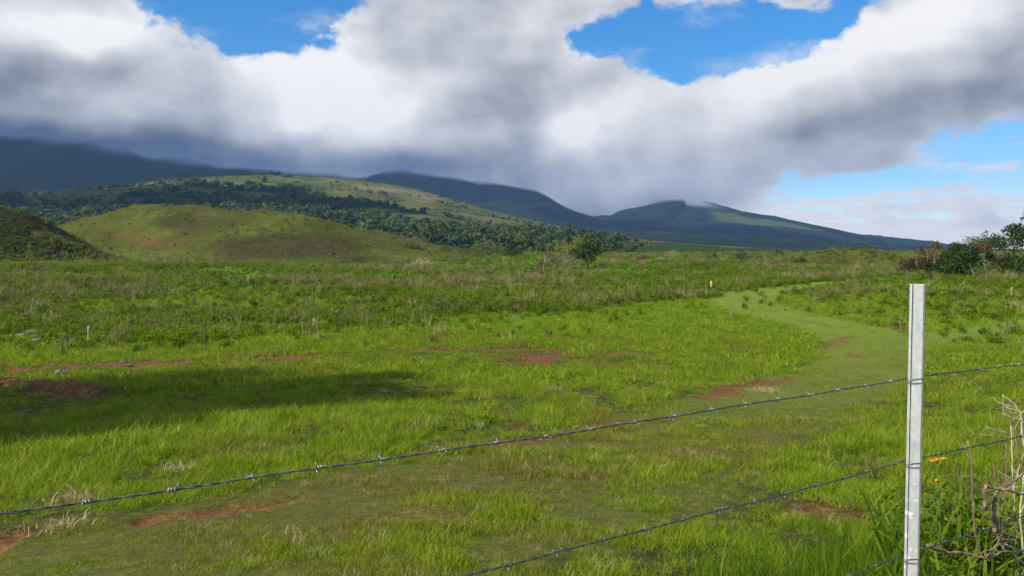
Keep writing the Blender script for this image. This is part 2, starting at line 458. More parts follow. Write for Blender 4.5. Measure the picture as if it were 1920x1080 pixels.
def galvanised():
    m, nt, b, L = new_mat('galvanised_post')
    tc = nt.nodes.new('ShaderNodeTexCoord')
    mp = nt.nodes.new('ShaderNodeMapping'); mp.inputs['Scale'].default_value = (60, 60, 14); L(tc.outputs['Object'], mp.inputs[0])
    n = nnoise(nt, 1.0, 6, .65, mp.outputs[0]); v = nt.nodes.new('ShaderNodeTexVoronoi'); v.inputs['Scale'].default_value = 130; L(tc.outputs['Object'], v.inputs['Vector'])
    r = nt.nodes.new('ShaderNodeValToRGB'); set_ramp(r, [(.3, (.37, .385, .41)), (.5, (.50, .512, .535)), (.72, (.62, .628, .64))]); L(n.outputs['Fac'], r.inputs[0])
    c = mixc(nt, .16, r.outputs[0], v.outputs['Color'], 'SOFT_LIGHT')
    # shine on the bumps of the lower half, painted as bright marks
    w = nt.nodes.new('ShaderNodeMapping'); w.inputs['Scale'].default_value = (25, 25, 33); w.inputs['Rotation'].default_value = (0, .5, 0); L(tc.outputs['Object'], w.inputs[0])
    n2 = nnoise(nt, 1.0, 3, .5, w.outputs[0])
    s = maprange(nt, n2.outputs['Fac'], .60, .68)
    sx = nt.nodes.new('ShaderNodeSeparateXYZ'); L(tc.outputs['Object'], sx.inputs[0])
    low = maprange(nt, sx.outputs[2], 1.15, .75)
    mu = nt.nodes.new('ShaderNodeMath'); mu.operation = 'MULTIPLY'; L(s, mu.inputs[0]); L(low, mu.inputs[1])
    c = mixc(nt, mu.outputs[0], c, (.86, .87, .88))
    L(c, b.inputs['Base Color']); b.inputs['Metallic'].default_value = .15; b.inputs['Roughness'].default_value = .45
    bp = nt.nodes.new('ShaderNodeBump'); bp.inputs['Strength'].default_value = .25; bp.inputs['Distance'].default_value = .004
    L(n2.outputs['Fac'], bp.inputs['Height']); L(bp.outputs[0], b.inputs['Normal'])
    return m


M['zinc'] = galvanised()


def ground_mat():
    m, nt, b, L = new_mat('meadow_ground')
    pos = nt.nodes.new('ShaderNodeNewGeometry').outputs['Position']
    big = nnoise(nt, .035, 5, .6, pos); mid = nnoise(nt, .5, 5, .6, pos); fine = nnoise(nt, 7.0, 5, .65, pos)
    r = nt.nodes.new('ShaderNodeValToRGB'); set_ramp(r, [(.30, (.038, .085, .005)), (.46, (.068, .145, .007)), (.6, (.105, .195, .010)), (.75, (.16, .20, .030))])
    mm = nt.nodes.new('ShaderNodeMath'); mm.operation = 'ADD'; mm.inputs[1].default_value = 0
    mxf = nt.nodes.new('ShaderNodeMix'); mxf.inputs[0].default_value = .55; L(big.outputs['Fac'], mxf.inputs[2]); L(mid.outputs['Fac'], mxf.inputs[3])
    mx2 = nt.nodes.new('ShaderNodeMix'); mx2.inputs[0].default_value = .35; L(mxf.outputs[0], mx2.inputs[2]); L(fine.outputs['Fac'], mx2.inputs[3])
    L(mx2.outputs[0], r.inputs[0])
    fa = nt.nodes.new('ShaderNodeAttribute'); fa.attribute_name = 'far_wood'
    dry = nt.nodes.new('ShaderNodeAttribute'); dry.attribute_name = 'dry'
    th = nt.nodes.new('ShaderNodeAttribute'); th.attribute_name = 'thatch'
    rt = nt.nodes.new('ShaderNodeValToRGB'); set_ramp(rt, [(.32, (.014, .020, .004)), (.5, (.036, .045, .010)), (.68, (.10, .085, .028))]); L(fine.outputs['Fac'], rt.inputs[0])
    c = mixc(nt, th.outputs['Fac'], r.outputs[0], rt.outputs[0])
    c = mixc(nt, dry.outputs['Fac'], c, (.135, .135, .030))
    c = mixc(nt, fa.outputs['Fac'], c, (.018, .032, .012))
    mw = nt.nodes.new('ShaderNodeAttribute'); mw.attribute_name = 'mown'
    c = mixc(nt, mw.outputs['Fac'], c, (.155, .215, .030))
    soil = nt.nodes.new('ShaderNodeValToRGB'); set_ramp(soil, [(.3, (.055, .024, .010)), (.48, (.115, .052, .022)), (.62, (.19, .10, .045)), (.75, (.30, .20, .105))]); L(fine.outputs['Fac'], soil.inputs[0])
    dirt = nt.nodes.new('ShaderNodeAttribute'); dirt.attribute_name = 'dirt'
    c = mixc(nt, dirt.outputs['Fac'], c, soil.outputs[0])
    grit = nnoise(nt, 55.0, 4, .7, pos); c = mixc(nt, .75, c, maprange(nt, grit.outputs['Fac'], .3, .7, .15, .85), 'OVERLAY')
    L(c, b.inputs['Base Color']); b.inputs['Roughness'].default_value = .95; b.inputs['Specular IOR Level'].default_value = .1
    bp = nt.nodes.new('ShaderNodeBump'); bp.inputs['Strength'].default_value = .8; bp.inputs['Distance'].default_value = .05
    L(fine.outputs['Fac'], bp.inputs['Height']); L(bp.outputs[0], b.inputs['Normal'])
    return m


M['ground'] = ground_mat()


def slope_mat(name, pasture, forest, bare, s1, s2, bump, veiled=False):
    """far slopes: pasture, forest and bare ground by the 'cover' and 'bare' masks, broken up by noise"""
    m, nt, b, L = new_mat(name)
    pos = nt.nodes.new('ShaderNodeNewGeometry').outputs['Position']
    n1 = nnoise(nt, s1, 6, .62, pos); n2 = nnoise(nt, s2, 5, .65, pos)
    rp = nt.nodes.new('ShaderNodeValToRGB'); set_ramp(rp, [(.32, pasture[0]), (.5, pasture[1]), (.68, pasture[2])]); L(n1.outputs['Fac'], rp.inputs[0])
    rf = nt.nodes.new('ShaderNodeValToRGB'); set_ramp(rf, [(.32, forest[0]), (.5, forest[1]), (.7, forest[2])]); L(n2.outputs['Fac'], rf.inputs[0])
    cv = nt.nodes.new('ShaderNodeAttribute'); cv.attribute_name = 'cover'
    ad = nt.nodes.new('ShaderNodeMath'); ad.operation = 'MULTIPLY_ADD'; L(n2.outputs['Fac'], ad.inputs[0]); ad.inputs[1].default_value = 1.3; L(cv.outputs['Fac'], ad.inputs[2])
    fac = maprange(nt, ad.outputs[0], .70, 1.02)
    c = mixc(nt, fac, rp.outputs[0], rf.outputs[0])
    br = nt.nodes.new('ShaderNodeAttribute'); br.attribute_name = 'bare'
    c = mixc(nt, br.outputs['Fac'], c, bare)
    L(c, b.inputs['Base Color']); b.inputs['Roughness'].default_value = 1; b.inputs['Specular IOR Level'].default_value = .05
    bp = nt.nodes.new('ShaderNodeBump'); bp.inputs['Strength'].default_value = bump; bp.inputs['Distance'].default_value = .35 / s2
    L(n2.outputs['Fac'], bp.inputs['Height']); L(bp.outputs[0], b.inputs['Normal'])
    if veiled:                       # summits turn transparent near the crest, imitating cloud over them
        vl = nt.nodes.new('ShaderNodeAttribute'); vl.attribute_name = 'veil'
        n3 = nnoise(nt, .006, 4, .55, pos); k = nt.nodes.new('ShaderNodeMath'); k.operation = 'MULTIPLY_ADD'
        L(vl.outputs['Fac'], k.inputs[0]); k.inputs[1].default_value = 1.5; L(maprange(nt, n3.outputs['Fac'], .25, .75, -.5, 0.), k.inputs[2]); k.use_clamp = True
        tp = nt.nodes.new('ShaderNodeBsdfTransparent'); mx = nt.nodes.new('ShaderNodeMixShader'); L(k.outputs[0], mx.inputs[0]); L(b.outputs[0], mx.inputs[1]); L(tp.outputs[0], mx.inputs[2])
        L(mx.outputs[0], nt.nodes['Material Output'].inputs[0])
    return m


# ------------------------------------------------------------------ the setting: ground
def make_ground():
    azs = np.concatenate([np.linspace(-37, 37, 400), np.linspace(37, 323, 64)[1:-1]]); azs = np.radians(azs)
    rr = [.4]
    while rr[-1] < 8800:
        r = rr[-1]; rr.append(r * (1.06 if r < 2.5 else 1.0115 if r < 75 else 1.02 if r < 600 else 1.08))
    rr = np.array(rr); na, nr = len(azs), len(rr)
    x = np.sin(azs)[None, :] * rr[:, None]; y = np.cos(azs)[None, :] * rr[:, None]
    x = x.ravel(); y = y.ravel(); z = ground(x, y)
    near = np.hypot(x, y) < 200
    dirt = np.zeros_like(x); dry = np.zeros_like(x)
    dirt[near] = dirt_mask(x[near], y[near]); dry[near] = track_mask(x[near], y[near]) * .35
    z = z - .04 * sstep(.4, 1, dirt) + .05 * dirt * (fbm(x * 5, y * 5, 3, 12) - .5)
    dry = np.maximum(dry, .55 * sstep(.62, .8, fbm(x / 14, y / 14, 4, 51)))
    i = np.arange(nr - 1)[:, None] * na; j = np.arange(na)[None, :]; j2 = (j + 1) % na
    fc = np.stack([i + j, i + na + j, i + na + j2, i + j2], -1).reshape(-1, 4)[:, ::-1]
    me = mesh_np('ground', np.stack([x, y, z], 1), fc, True)
    mw = np.zeros_like(x); mw[near] = track_mask(x[near], y[near]); mw = mw * (.12 + .88 * sstep(8, 30, np.hypot(x, y))) * (.22 + .5 * fbm(x / 3, y / 3, 3, 55)); attr(me, 'mown', mw); attr(me, 'far_wood', sstep(650, 900, np.hypot(x, y))); attr(me, 'thatch', 1 - sstep(38, 60, np.hypot(x, y))); attr(me, 'dirt', np.clip(dirt, 0, 1)); attr(me, 'dry', dry)
    o = link('ground', me, M['ground']); tag(o, 'green meadow ground with red soil scars and a mown curving track', kind='structure')
    # the patch right under the viewer
    v = [(0, 0, gz(.01, .01) - .004)] + [(x[k], y[k], z[k]) for k in range(na)]
    return o


make_ground()


def patch(name, cx, cy, hx, hy, nx, ny, hfun, mat, label, cover=None, bare=None, rot=0., veil=None):
    gx, gy = np.meshgrid(np.linspace(-hx, hx, nx), np.linspace(-hy, hy, ny))
    c, s = math.cos(rot), math.sin(rot)
    x = (cx + gx * c - gy * s).ravel(); y = (cy + gx * s + gy * c).ravel()
    z = hfun(x, y)
    i = np.arange(ny - 1)[:, None] * nx; j = np.arange(nx - 1)[None, :]
    fc = np.stack([i + j, i + j + 1, i + nx + j + 1, i + nx + j], -1).reshape(-1, 4)
    me = mesh_np(name, np.stack([x, y, z], 1), fc, True)
    if veil:
        hfun(x, y); attr(me, 'veil', (sstep(veil[0], veil[1], hfun.ratio + (fbm(x / 420, y / 420, 3, 171) - .5) * .10)) * hfun.on)
    attr(me, 'cover', cover(x, y, z) if cover else np.zeros(len(x))); attr(me, 'bare', bare(x, y, z) if bare else np.zeros(len(x)))
    o = link(name, me, mat); tag(o, label, kind='structure'); return o


def to_px(x, y, z):
    dx, dy, dz = x, y, z - EYE
    fwd = dy * math.cos(PITCH) - dz * math.sin(PITCH); up = dy * math.sin(PITCH) + dz * math.cos(PITCH)
    return CX + F * dx / fwd, CY - F * up / fwd


M['hill'] = slope_mat('hill_grass', [(.042, .060, .010), (.070, .086, .014), (.098, .125, .018)], [(.026, .030, .010), (.044, .042, .016), (.062, .054, .024)], (.20, .095, .045), .05, .35, .6)
M['knoll'] = slope_mat('knoll_scrub', [(.028, .028, .014), (.045, .042, .020), (.07, .062, .030)], [(.012, .016, .008), (.022, .026, .012), (.04, .04, .02)], (.15, .08, .05), .08, .5, .9)
M['slope'] = slope_mat('pasture_slope', [(.034, .052, .016), (.072, .092, .022), (.125, .115, .045)], [(.012, .026, .009), (.022, .044, .012), (.045, .075, .018)], (.27, .21, .14), .010, .022, .7)
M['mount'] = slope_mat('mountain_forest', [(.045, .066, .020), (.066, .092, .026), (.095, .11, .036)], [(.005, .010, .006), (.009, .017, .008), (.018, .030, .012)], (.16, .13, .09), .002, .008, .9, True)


def ridge_fun(pxs, D, W, power=1.25, rough=.05, ns=400., seed=0, lift=1.0, veil_u=None):
    """a mountain whose crest runs through the given points and falls away to both sides over W metres"""
    crest = np.array([at(u, v, d) for u, v, d in [(p[0], p[1], p[2] if len(p) > 2 else D) for p in pxs]])
    crest[:, 2] = EYE + (crest[:, 2] - EYE) * np.array([1 + (lift - 1) * (1 if veil_u is None else float(sstep(veil_u[1], veil_u[0], p[0]))) for p in pxs])
    def h(x, y):
        bd = np.full(np.shape(x), 1e9); bz = np.zeros(np.shape(x))
        for k in range(len(crest) - 1):
            a, b = crest[k], crest[k + 1]; ab = b[:2] - a[:2]; l2 = (ab ** 2).sum()
            t = np.clip(((x - a[0]) * ab[0] + (y - a[1]) * ab[1]) / l2, 0, 1)
            d = np.hypot(x - a[0] - t * ab[0], y - a[1] - t * ab[1]); zz = a[2] + t * (b[2] - a[2])
            u = d < bd; bd = np.where(u, d, bd); bz = np.where(u, zz, bz)
        s = np.clip(1 - bd / W, 0, 1) ** power
        n1 = 1 - np.abs(2 * fbm(x / ns, y / ns, 5, seed) - 1)
        n2 = fbm(x / ns * 4, y / ns * 4, 4, seed + 9) - .5
        z = bz * s - rough * bz * (1 - n1) * sstep(0, .25, bd / W) * 2.2 + n2 * rough * bz * .35 * (.25 + sstep(0, .1, bd / W))
        z = z + (fbm(x / 70, y / 70, 3, seed + 21) - .5) * min(14., .16 * ns / 8)
        h.ratio = z / np.maximum(bz, 1); h.on = 1. if veil_u is None else sstep(veil_u[1], veil_u[0], to_px(x, y, z)[0])
        return z - 3 * (1 - s) - 25 * sstep(.9, 1., bd / W)
    return h


slope_h = ridge_fun([(-900, 400), (-300, 384), (0, 366), (200, 354), (350, 334), (500, 327), (600, 331), (700, 340), (760, 350), (830, 369), (940, 399), (1080, 430), (1200, 460), (1300, 476)], 2300, 1750, 1.15, .035, 330., 60)


def forest_cover(x, y, z):
    """where trees stand on the near slope"""
    u, v = to_px(x, y, z)
    top = np.interp(u, [-300, 0, 60, 300, 450, 560, 640, 707, 773, 853, 960, 1023, 1130, 1200], [335, 345, 364, 358, 352, 358, 372, 392, 410, 423, 434, 441, 452, 461])
    n = fbm(x / 160, y / 160, 4, 77) - .5; n2 = fbm(x / 60, y / 60, 3, 78) - .5
    c = sstep(-14, 22, (v - top) + n * 44 + n2 * 34)
    light = np.exp(-(((u - 170) / 170) ** 2 + ((v - 380) / 16) ** 2)) * .6
    return np.clip(np.maximum(c - light, (u < 640) * sstep(.06, .2, n + n2 * .5) * .8), 0, 1)


def slope_bare(x, y, z):
    u, v = to_px(x, y, z)
    n = fbm(x / 90, y / 90, 4, 81)
    return .5 * np.clip(1.3 * np.exp(-(((u - 745) / 75) ** 2 + ((v - 361 - (u - 745) * .13) / 9) ** 2)) + .9 * np.exp(-(((u - 795) / 22) ** 2 + ((v - 376) / 5) ** 2)), 0, 1) * sstep(.35, .6, n)


patch('mountain_slope', -450, 1950, 2300, 1500, 420, 260, slope_h, M['slope'], 'lower mountain slope with lit pasture above a dark band of woodland', forest_cover, slope_bare)
left_h = ridge_fun([(-1200, 200), (-500, 225), (-150, 250), (0, 262), (100, 264), (150, 271), (185, 274), (215, 275), (235, 284), (252, 291), (330, 300), (400, 311), (450, 317), (540, 325), (640, 333), (760, 350), (900, 390), (1000, 425)], 4300, 2500, 1.1, .085, 560., 90, 1.10)
patch('mountain', -1900, 3900, 3000, 2300, 260, 180, left_h, M['mount'], 'dark blue mountain flank under the cloud on the left', lambda x, y, z: np.full(len(x), .9), veil=(.80, .96))
far_h = ridge_fun([(450, 345), (640, 338), (700, 331), (728, 322), (765, 319), (790, 326), (815, 331), (860, 335), (905, 345), (950, 350), (1000, 358), (1022, 367), (1050, 384), (1080, 397), (1115, 410), (1170, 434), (1250, 464)], 5300, 2300, 1.0, .09, 500., 95, 1.07)
patch('mountain', -250, 4900, 2300, 2200, 220, 180, far_h, M['mount'], 'dark ridge with a small peak rising behind the lit pasture slope', lambda x, y, z: np.full(len(x), .9), veil=(.83, .975))
back_h = ridge_fun([(980, 390), (1090, 398), (1150, 406), (1210, 398), (1300, 392), (1400, 425)], 7800, 2500, 1.0, .05, 700., 97, 1.15)
patch('mountain', 900, 7300, 2300, 2000, 120, 100, back_h, M['mount'], 'hazy valley head between the two ridges, faded out as if in cloud', lambda x, y, z: np.full(len(x), .9), veil=(.55, .9))


def right_lit_cover(x, y, z):
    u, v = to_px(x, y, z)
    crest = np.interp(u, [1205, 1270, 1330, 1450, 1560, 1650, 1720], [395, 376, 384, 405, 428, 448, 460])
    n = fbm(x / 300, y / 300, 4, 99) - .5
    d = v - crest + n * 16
    lit = sstep(3, 9, d) * sstep(34, 25, d + (u - 1330) * .028) * sstep(1290, 1360, u)  # band below the crest: paler pasture colour in place of sunlight
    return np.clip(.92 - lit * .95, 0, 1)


right_h = ridge_fun([(1120, 480, 6600), (1172, 440, 6500), (1195, 402, 6400), (1225, 388, 6300), (1268, 375, 6200), (1290, 378, 6200), (1335, 385, 6100), (1390, 396, 6000), (1450, 405, 5900), (1560, 428, 5800), (1650, 448, 5700), (1720, 460, 5600), (1850, 472, 5500)], 6000, 2300, 1.0, .085, 520., 103, 1.10, (1290, 1400))
patch('mountain', 2100, 5700, 2300, 2100, 240, 190, right_h, M['mount'], 'long mountain spur descending to the right with a paler band below its crest, coloured to look sunlit', right_lit_cover, veil=(.76, .95))


# --- nearer hills
def bump_hill(parts, seed, rough, ns=18.):
    def h(x, y):
        z = np.full(np.shape(x), -1e9)
        tot = np.zeros(np.shape(x))
        for cx, cy, rx, ry, hh, p in parts:
            q = np.sqrt(((x - cx) / rx) ** 2 + ((y - cy) / ry) ** 2)
            tot = tot + hh * np.exp(-np.maximum(q, 0) ** p)
        n = fbm(x / ns, y / ns, 4, seed) - .5
        return ground0(x, y) + tot * (1 + n * rough) + n * rough * 3 - .55
    return h


def px_x(u, D): return (u - CX) / F * D


hill_h = bump_hill([(px_x(225, 350), 352, 32, 40, 10.2, 2.6), (px_x(330, 345), 348, 36, 40, 8.4, 2.4), (px_x(430, 338), 345, 32, 38, 9.6, 2.4), (px_x(540, 330), 338, 32, 40, 8.6, 2.2), (px_x(650, 330), 342, 30, 36, 5.0, 2.0), (px_x(110, 345), 350, 32, 34, 6.0, 2.0), (px_x(745, 335), 345, 30, 34, 2.8, 2.0)], 120, .20, 19.)


def hill_bare(x, y, z):
    u, v = to_px(x, y, z); n = fbm(x / 8, y / 8, 4, 131)
    return np.clip(.8 * np.exp(-(((u - 250) / 60) ** 2 + ((v - 440 - (u - 250) * .25) / 16) ** 2)) + .5 * np.exp(-(((u - 310) / 70) ** 2 + ((v - 457) / 9) ** 2)), 0, 1) * sstep(.3, .65, n) * .38


def hill_cover(x, y, z):
    u, v = to_px(x, y, z); n = fbm(x / 14, y / 14, 4, 133) - .5
    return np.clip(.15 + .75 * np.exp(-(((u - 540) / 120) ** 2 + ((v - 462) / 18) ** 2)) + .5 * np.exp(-(((u - 330) / 40) ** 2 + ((v - 415) / 14) ** 2)) + n * .5, 0, 1)


patch('hill', px_x(370, 345), 345, 125, 85, 200, 120, hill_h, M['hill'], 'flat-topped grassy hill with a reddish worn flank, on the left', hill_cover, hill_bare)
knoll_h = bump_hill([(px_x(-60, 205), 208, 17, 26, 13.2, 2.0), (px_x(15, 200), 204, 12, 22, 4.0, 2.0), (px_x(95, 200), 205, 12, 20, 3.0, 2.0)], 140, .30, 9.)
patch('hill', px_x(-20, 205), 206, 48, 46, 130, 100, knoll_h, M['knoll'], 'dark scrubby knoll at the left edge', lambda x, y, z: np.clip(.5 + 1.2 * (fbm(x / 5, y / 5, 4, 143) - .5), 0, 1))
small_h = bump_hill([(px_x(688, 520), 520, 24, 30, 11.0, 2.2), (px_x(630, 560), 565, 42, 34, 13., 2.0), (px_x(800, 560), 560, 46, 34, 5.0, 2.0), (px_x(745, 540), 540, 30, 30, 3.0, 2.0)], 150, .15)
patch('hill', px_x(720, 540), 540, 110, 80, 120, 90, small_h, M['hill'], 'small green mound beyond the flat-topped hill', lambda x, y, z: np.clip(.1 + 1.0 * (fbm(x / 14, y / 14, 4, 153) - .4), 0, 1))
low_h = bump_hill([(px_x(1565, 195), 198, 13, 16, 3.2, 2.4), (px_x(1660, 200), 204, 10, 14, 2.5, 2.0)], 160, .12, 8.)
patch('hill', px_x(1600, 198), 200, 40, 36, 110, 90, low_h, M['hill'], 'low grassy mound on the right in front of the mountain spur', lambda x, y, z: np.clip(.9 * (fbm(x / 6, y / 6, 4, 163) - .4), 0, 1))

# ------------------------------------------------------------------ vegetation pieces used many times
def src(name, V, Fc, mat, smooth=False):
    me = mesh_np(name, V, Fc, smooth); me.materials.append(mat)
    return bpy.data.objects.new(name, me)


def blades(n, spread, hmin, hmax, wid, bend, seg=2, seed=0, flop=.5):
    r = np.random.default_rng(seed); V = []; Fc = []; k = 0
    for _ in range(n):
        a = r.uniform(0, 6.283); p = np.array([r.normal(0, spread), r.normal(0, spread), -.01])
        h = r.uniform(hmin, hmax); le = r.uniform(.1, 1) * bend; d = np.array([math.cos(a), math.sin(a), 0]); wv = np.array([-math.sin(a), math.cos(a), 0]) * wid * r.uniform(.6, 1.2)
        if r.random() < .5: wv = np.array([math.cos(a), math.sin(a), 0]) * wid * .8
        pts = []
        for i in range(seg + 1):
            t = i / seg; pts.append(p + np.array([0, 0, h * (t - flop * le * t * t)]) + d * h * le * t ** 1.7)
        for i in range(seg):
            V += [pts[i] - wv * (1 - .35 * i), pts[i] + wv * (1 - .35 * i)]
        V.append(pts[-1])
        for i in range(seg - 1): Fc.append((k + 2 * i, k + 2 * i + 1, k + 2 * i + 3, k + 2 * i + 2))
        Fc.append((k + 2 * seg - 2, k + 2 * seg - 1, k + 2 * seg)); k = len(V)
    return V, Fc


def leaves_cloud(n, centre, rad, size, seed=0, hollow=.35, upbias=.4):
    """n small two-triangle leaves spread through an ellipsoid"""
    r = np.random.default_rng(seed)
    d = r.normal(size=(n, 3)); d /= np.linalg.norm(d, axis=1)[:, None]
    q = (hollow + (1 - hollow) * r.random(n)) ** .6
    c = np.asarray(centre) + d * q[:, None] * np.asarray(rad)
    nrm = r.normal(size=(n, 3)) + d * .8 + np.array([0, 0, upbias]); nrm /= np.linalg.norm(nrm, axis=1)[:, None]
    t = np.cross(nrm, r.normal(size=(n, 3))); t /= np.linalg.norm(t, axis=1)[:, None] + 1e-9; b = np.cross(nrm, t)
    s = size * r.uniform(.55, 1.35, n)[:, None]
    V = np.stack([c - t * s, c + b * s * .55, c + t * s, c - b * s * .55], 1).reshape(-1, 3)
    Fc = np.arange(n * 4).reshape(n, 4)
    return V, Fc


def collection_of(name, objs):
    c = bpy.data.collections.new(name)
    for i, o in enumerate(objs):
        o.name = '%s_%02d' % (name, i); c.objects.link(o)
    return c


def scatter(name, P, rz, tilt, scl, vid, coll, extra, label):
    """one object of uncountable plants: the points carry rotation, size and kind"""
    me = bpy.data.meshes.new(name); me.vertices.add(len(P)); me.vertices.foreach_set('co', np.asarray(P, np.float32).ravel())
    rot = np.stack([tilt[:, 0], tilt[:, 1], rz], 1)
    a = me.attributes.new('rot', 'FLOAT_VECTOR', 'POINT'); a.data.foreach_set('vector', rot.astype(np.float32).ravel())
    a = me.attributes.new('scl', 'FLOAT_VECTOR', 'POINT'); a.data.foreach_set('vector', np.asarray(scl, np.float32).ravel())
    a = me.attributes.new('vid', 'INT', 'POINT'); a.data.foreach_set('value', np.asarray(vid, np.int32))
    for k, v in extra.items(): attr(me, k, v)
    o = link(name, me); tag(o, label, kind='stuff')
    g = bpy.data.node_groups.new(name + '_scatter', 'GeometryNodeTree')
    g.interface.new_socket('Geometry', in_out='INPUT', socket_type='NodeSocketGeometry')
    g.interface.new_socket('Geometry', in_out='OUTPUT', socket_type='NodeSocketGeometry')
    nd = g.nodes.new; L = g.links.new
    gi = nd('NodeGroupInput'); go = nd('NodeGroupOutput'); ip = nd('GeometryNodeInstanceOnPoints'); ci = nd('GeometryNodeCollectionInfo')
    ci.inputs['Collection'].default_value = coll; ci.inputs['Separate Children'].default_value = True; ci.inputs['Reset Children'].default_value = True
    def named(n, t):
        q = nd('GeometryNodeInputNamedAttribute'); q.data_type = t; q.inputs[0].default_value = n; return q.outputs[0]
    L(gi.outputs[0], ip.inputs['Points']); L(ci.outputs[0], ip.inputs['Instance']); ip.inputs['Pick Instance'].default_value = True
    L(named('vid', 'INT'), ip.inputs['Instance Index']); L(named('scl', 'FLOAT_VECTOR'), ip.inputs['Scale'])
    er = nd('FunctionNodeEulerToRotation'); L(named('rot', 'FLOAT_VECTOR'), er.inputs[0]); L(er.outputs[0], ip.inputs['Rotation'])
    L(ip.outputs[0], go.inputs[0])
    md = o.modifiers.new('scatter', 'NODES'); md.node_group = g
    return o


def ring_points(r0, r1, dens, half=36.5):
    h = R(half); A = h * (r1 * r1 - r0 * r0); n = int(A * dens)
    r = np.sqrt(rng.uniform(r0 * r0, r1 * r1, n)); a = rng.uniform(-h, h, n)
    return r * np.sin(a), r * np.cos(a)


# --- grass
tufts = [src('t', *blades(20, .05, .09, .22, .0055, 1.0, 3, 10 + i, .38), M['grass']) for i in range(5)] + \
        [src('t', *blades(26, .06, .07, .15, .0058, 1.1, 2, 20 + i, .38), M['grass']) for i in range(3)] + \
        [src('t', *blades(30, .15, .09, .24, .011, 1.1, 3, 30 + i, .4), M['grass']) for i in range(3)] + \
        [src('t', *blades(22, .05, .10, .24, .003, 1.2, 2, 40 + i, .5), M['straw']) for i in range(2)]
GRASS = collection_of('tuft', tufts)
SCRUB_B = ([-200, 0, 400, 700, 1000, 1300, 1450, 1700, 1920, 2200], [45, 47, 50, 56, 62, 84, 92, 74, 62, 55])


def scrub_edge(x, y):
    u = CX + F * x / np.maximum(y, .1)
    return np.interp(u, *SCRUB_B) + (fbm(x / 7, y / 7, 3, 201) - .5) * 12


def make_grass():
    xs, ys, ring = [], [], []
    for i, (r0, r1, dn) in enumerate([(2.2, 7, 340), (7, 13, 150), (13, 24, 58), (24, 50, 24), (50, 105, 7)]):
        x, y = ring_points(r0, r1, dn); xs.append(x); ys.append(y); ring.append(np.full(len(x), i))
    x = np.concatenate(xs); y = np.concatenate(ys); ring = np.concatenate(ring)
    r = np.hypot(x, y); d = dirt_mask(x, y); t = track_mask(x, y); e = scrub_edge(x, y)
    mown = t * (.16 + .84 * sstep(7, 26, r))
    keep = (rng.random(len(x)) > sstep(.3, .85, d) * 1.02) & (rng.random(len(x)) > mown * .35 * sstep(10, 30, r)) & (r < e + 45)
    tus = fbm(x / .55, y / .55, 3, 213); keep &= rng.random(len(x)) < .38 + .75 * sstep(.33, .58, tus)
    # thin, worn patches
    worn = fbm(x / 1.9, y / 1.9, 4, 207)
    keep &= rng.random(len(x)) < 1.1 - .5 * sstep(.56, .75, worn) * (.35 + .65 * t)
    x, y, ring, r, d, t, worn, mown = (q[keep] for q in (x, y, ring, r, d, t, worn, mown))
    n = len(x); vid = rng.integers(0, 5, n)
    short = rng.random(n) < np.clip(t * 1.1, 0, .9) * .85; vid[short] = 5 + rng.integers(0, 3, short.sum())
    far = (ring >= 3) & (rng.random(n) < .75); vid[far] = 8 + rng.integers(0, 3, far.sum())
    straw = rng.random(n) < .012 + .03 * t + .18 * d + .05 * sstep(.55, .7, worn); vid[straw] = 11 + rng.integers(0, 2, straw.sum())
    base = np.array([.82, .88, 1.05, 1.2, 1.6])[ring] * (1 - .15 * t)
    lush = fbm(x / 2.6, y / 2.6, 3, 211); tus = fbm(x / .55, y / .55, 3, 213)
    rn = np.hypot(x, y); inf = np.zeros(n)
    for q in (.8, 1.6, 2.6, 4.0):          # cropped short in front of the soil scars
        k_ = 1 + q * (rn / 30) / rn; inf = np.maximum(inf, dirt_mask(x * k_, y * k_))
    s = base * (.45 + .75 * lush) * (.45 + 1.1 * sstep(.3, .7, tus)) * rng.uniform(.7, 1.3, n) * (1 - .62 * np.clip(inf, 0, 1) * sstep(14, 24, rn)); s = np.maximum(s, .62 * base) * (1 - .55 * mown) * (1 - .22 * sstep(12, 22, rn)) * (.80 + .20 * sstep(5, 9, rn))
    wd = np.array([1., 1.15, 1.35, 1.35, 1.3])[ring]; scl = np.stack([s * wd * rng.uniform(.9, 1.3, n), s * wd * rng.uniform(.9, 1.3, n), s], 1)
    dry = np.clip(.05 + t * (1 - .65 * sstep(14, 40, r)) * (.06 + .42 * sstep(.48, .70, fbm(x / 1.3, y / 1.3, 4, 215))) + .55 * d + .12 * mown + .4 * sstep(.55, .72, worn) + rng.normal(0, .08, n), 0, .9)
    lat = dist_poly(x, y, TRACK); strk = fbm(lat * 2.4, (x * .84 + y * .55) * .22, 3, 219)
    dry = np.clip(dry + .5 * t * sstep(.50, .68, strk) * sstep(32, 20, np.hypot(x, y)), 0, .92); scl = scl * (1 - .22 * sstep(12, 6, np.hypot(x, y)))[:, None]
    z = ground(x, y) - .008
    scatter('grass', np.stack([x, y, z], 1), rng.uniform(0, 6.28, n), rng.normal(0, .13, (n, 2)), scl, vid, GRASS, {'dry': dry}, 'short green meadow grass covering the field in the foreground')


make_grass()


# --- scrub beyond the meadow
def weed(seed, n=16, h=.9):
    r = np.random.default_rng(seed); V = []; Fc = []
    for k in range(n):
        c = np.array([r.normal(0, .22), r.normal(0, .22), 0]); hh = h * r.uniform(.5, 1.1)
        v, f = leaves_cloud(14, c + np.array([0, 0, hh * .6]), (.16, .16, hh * .42), .075, seed * 50 + k, .1, .8)
        b = len(V); V += list(v); Fc += [tuple(q + b) for q in f]
    return V, Fc


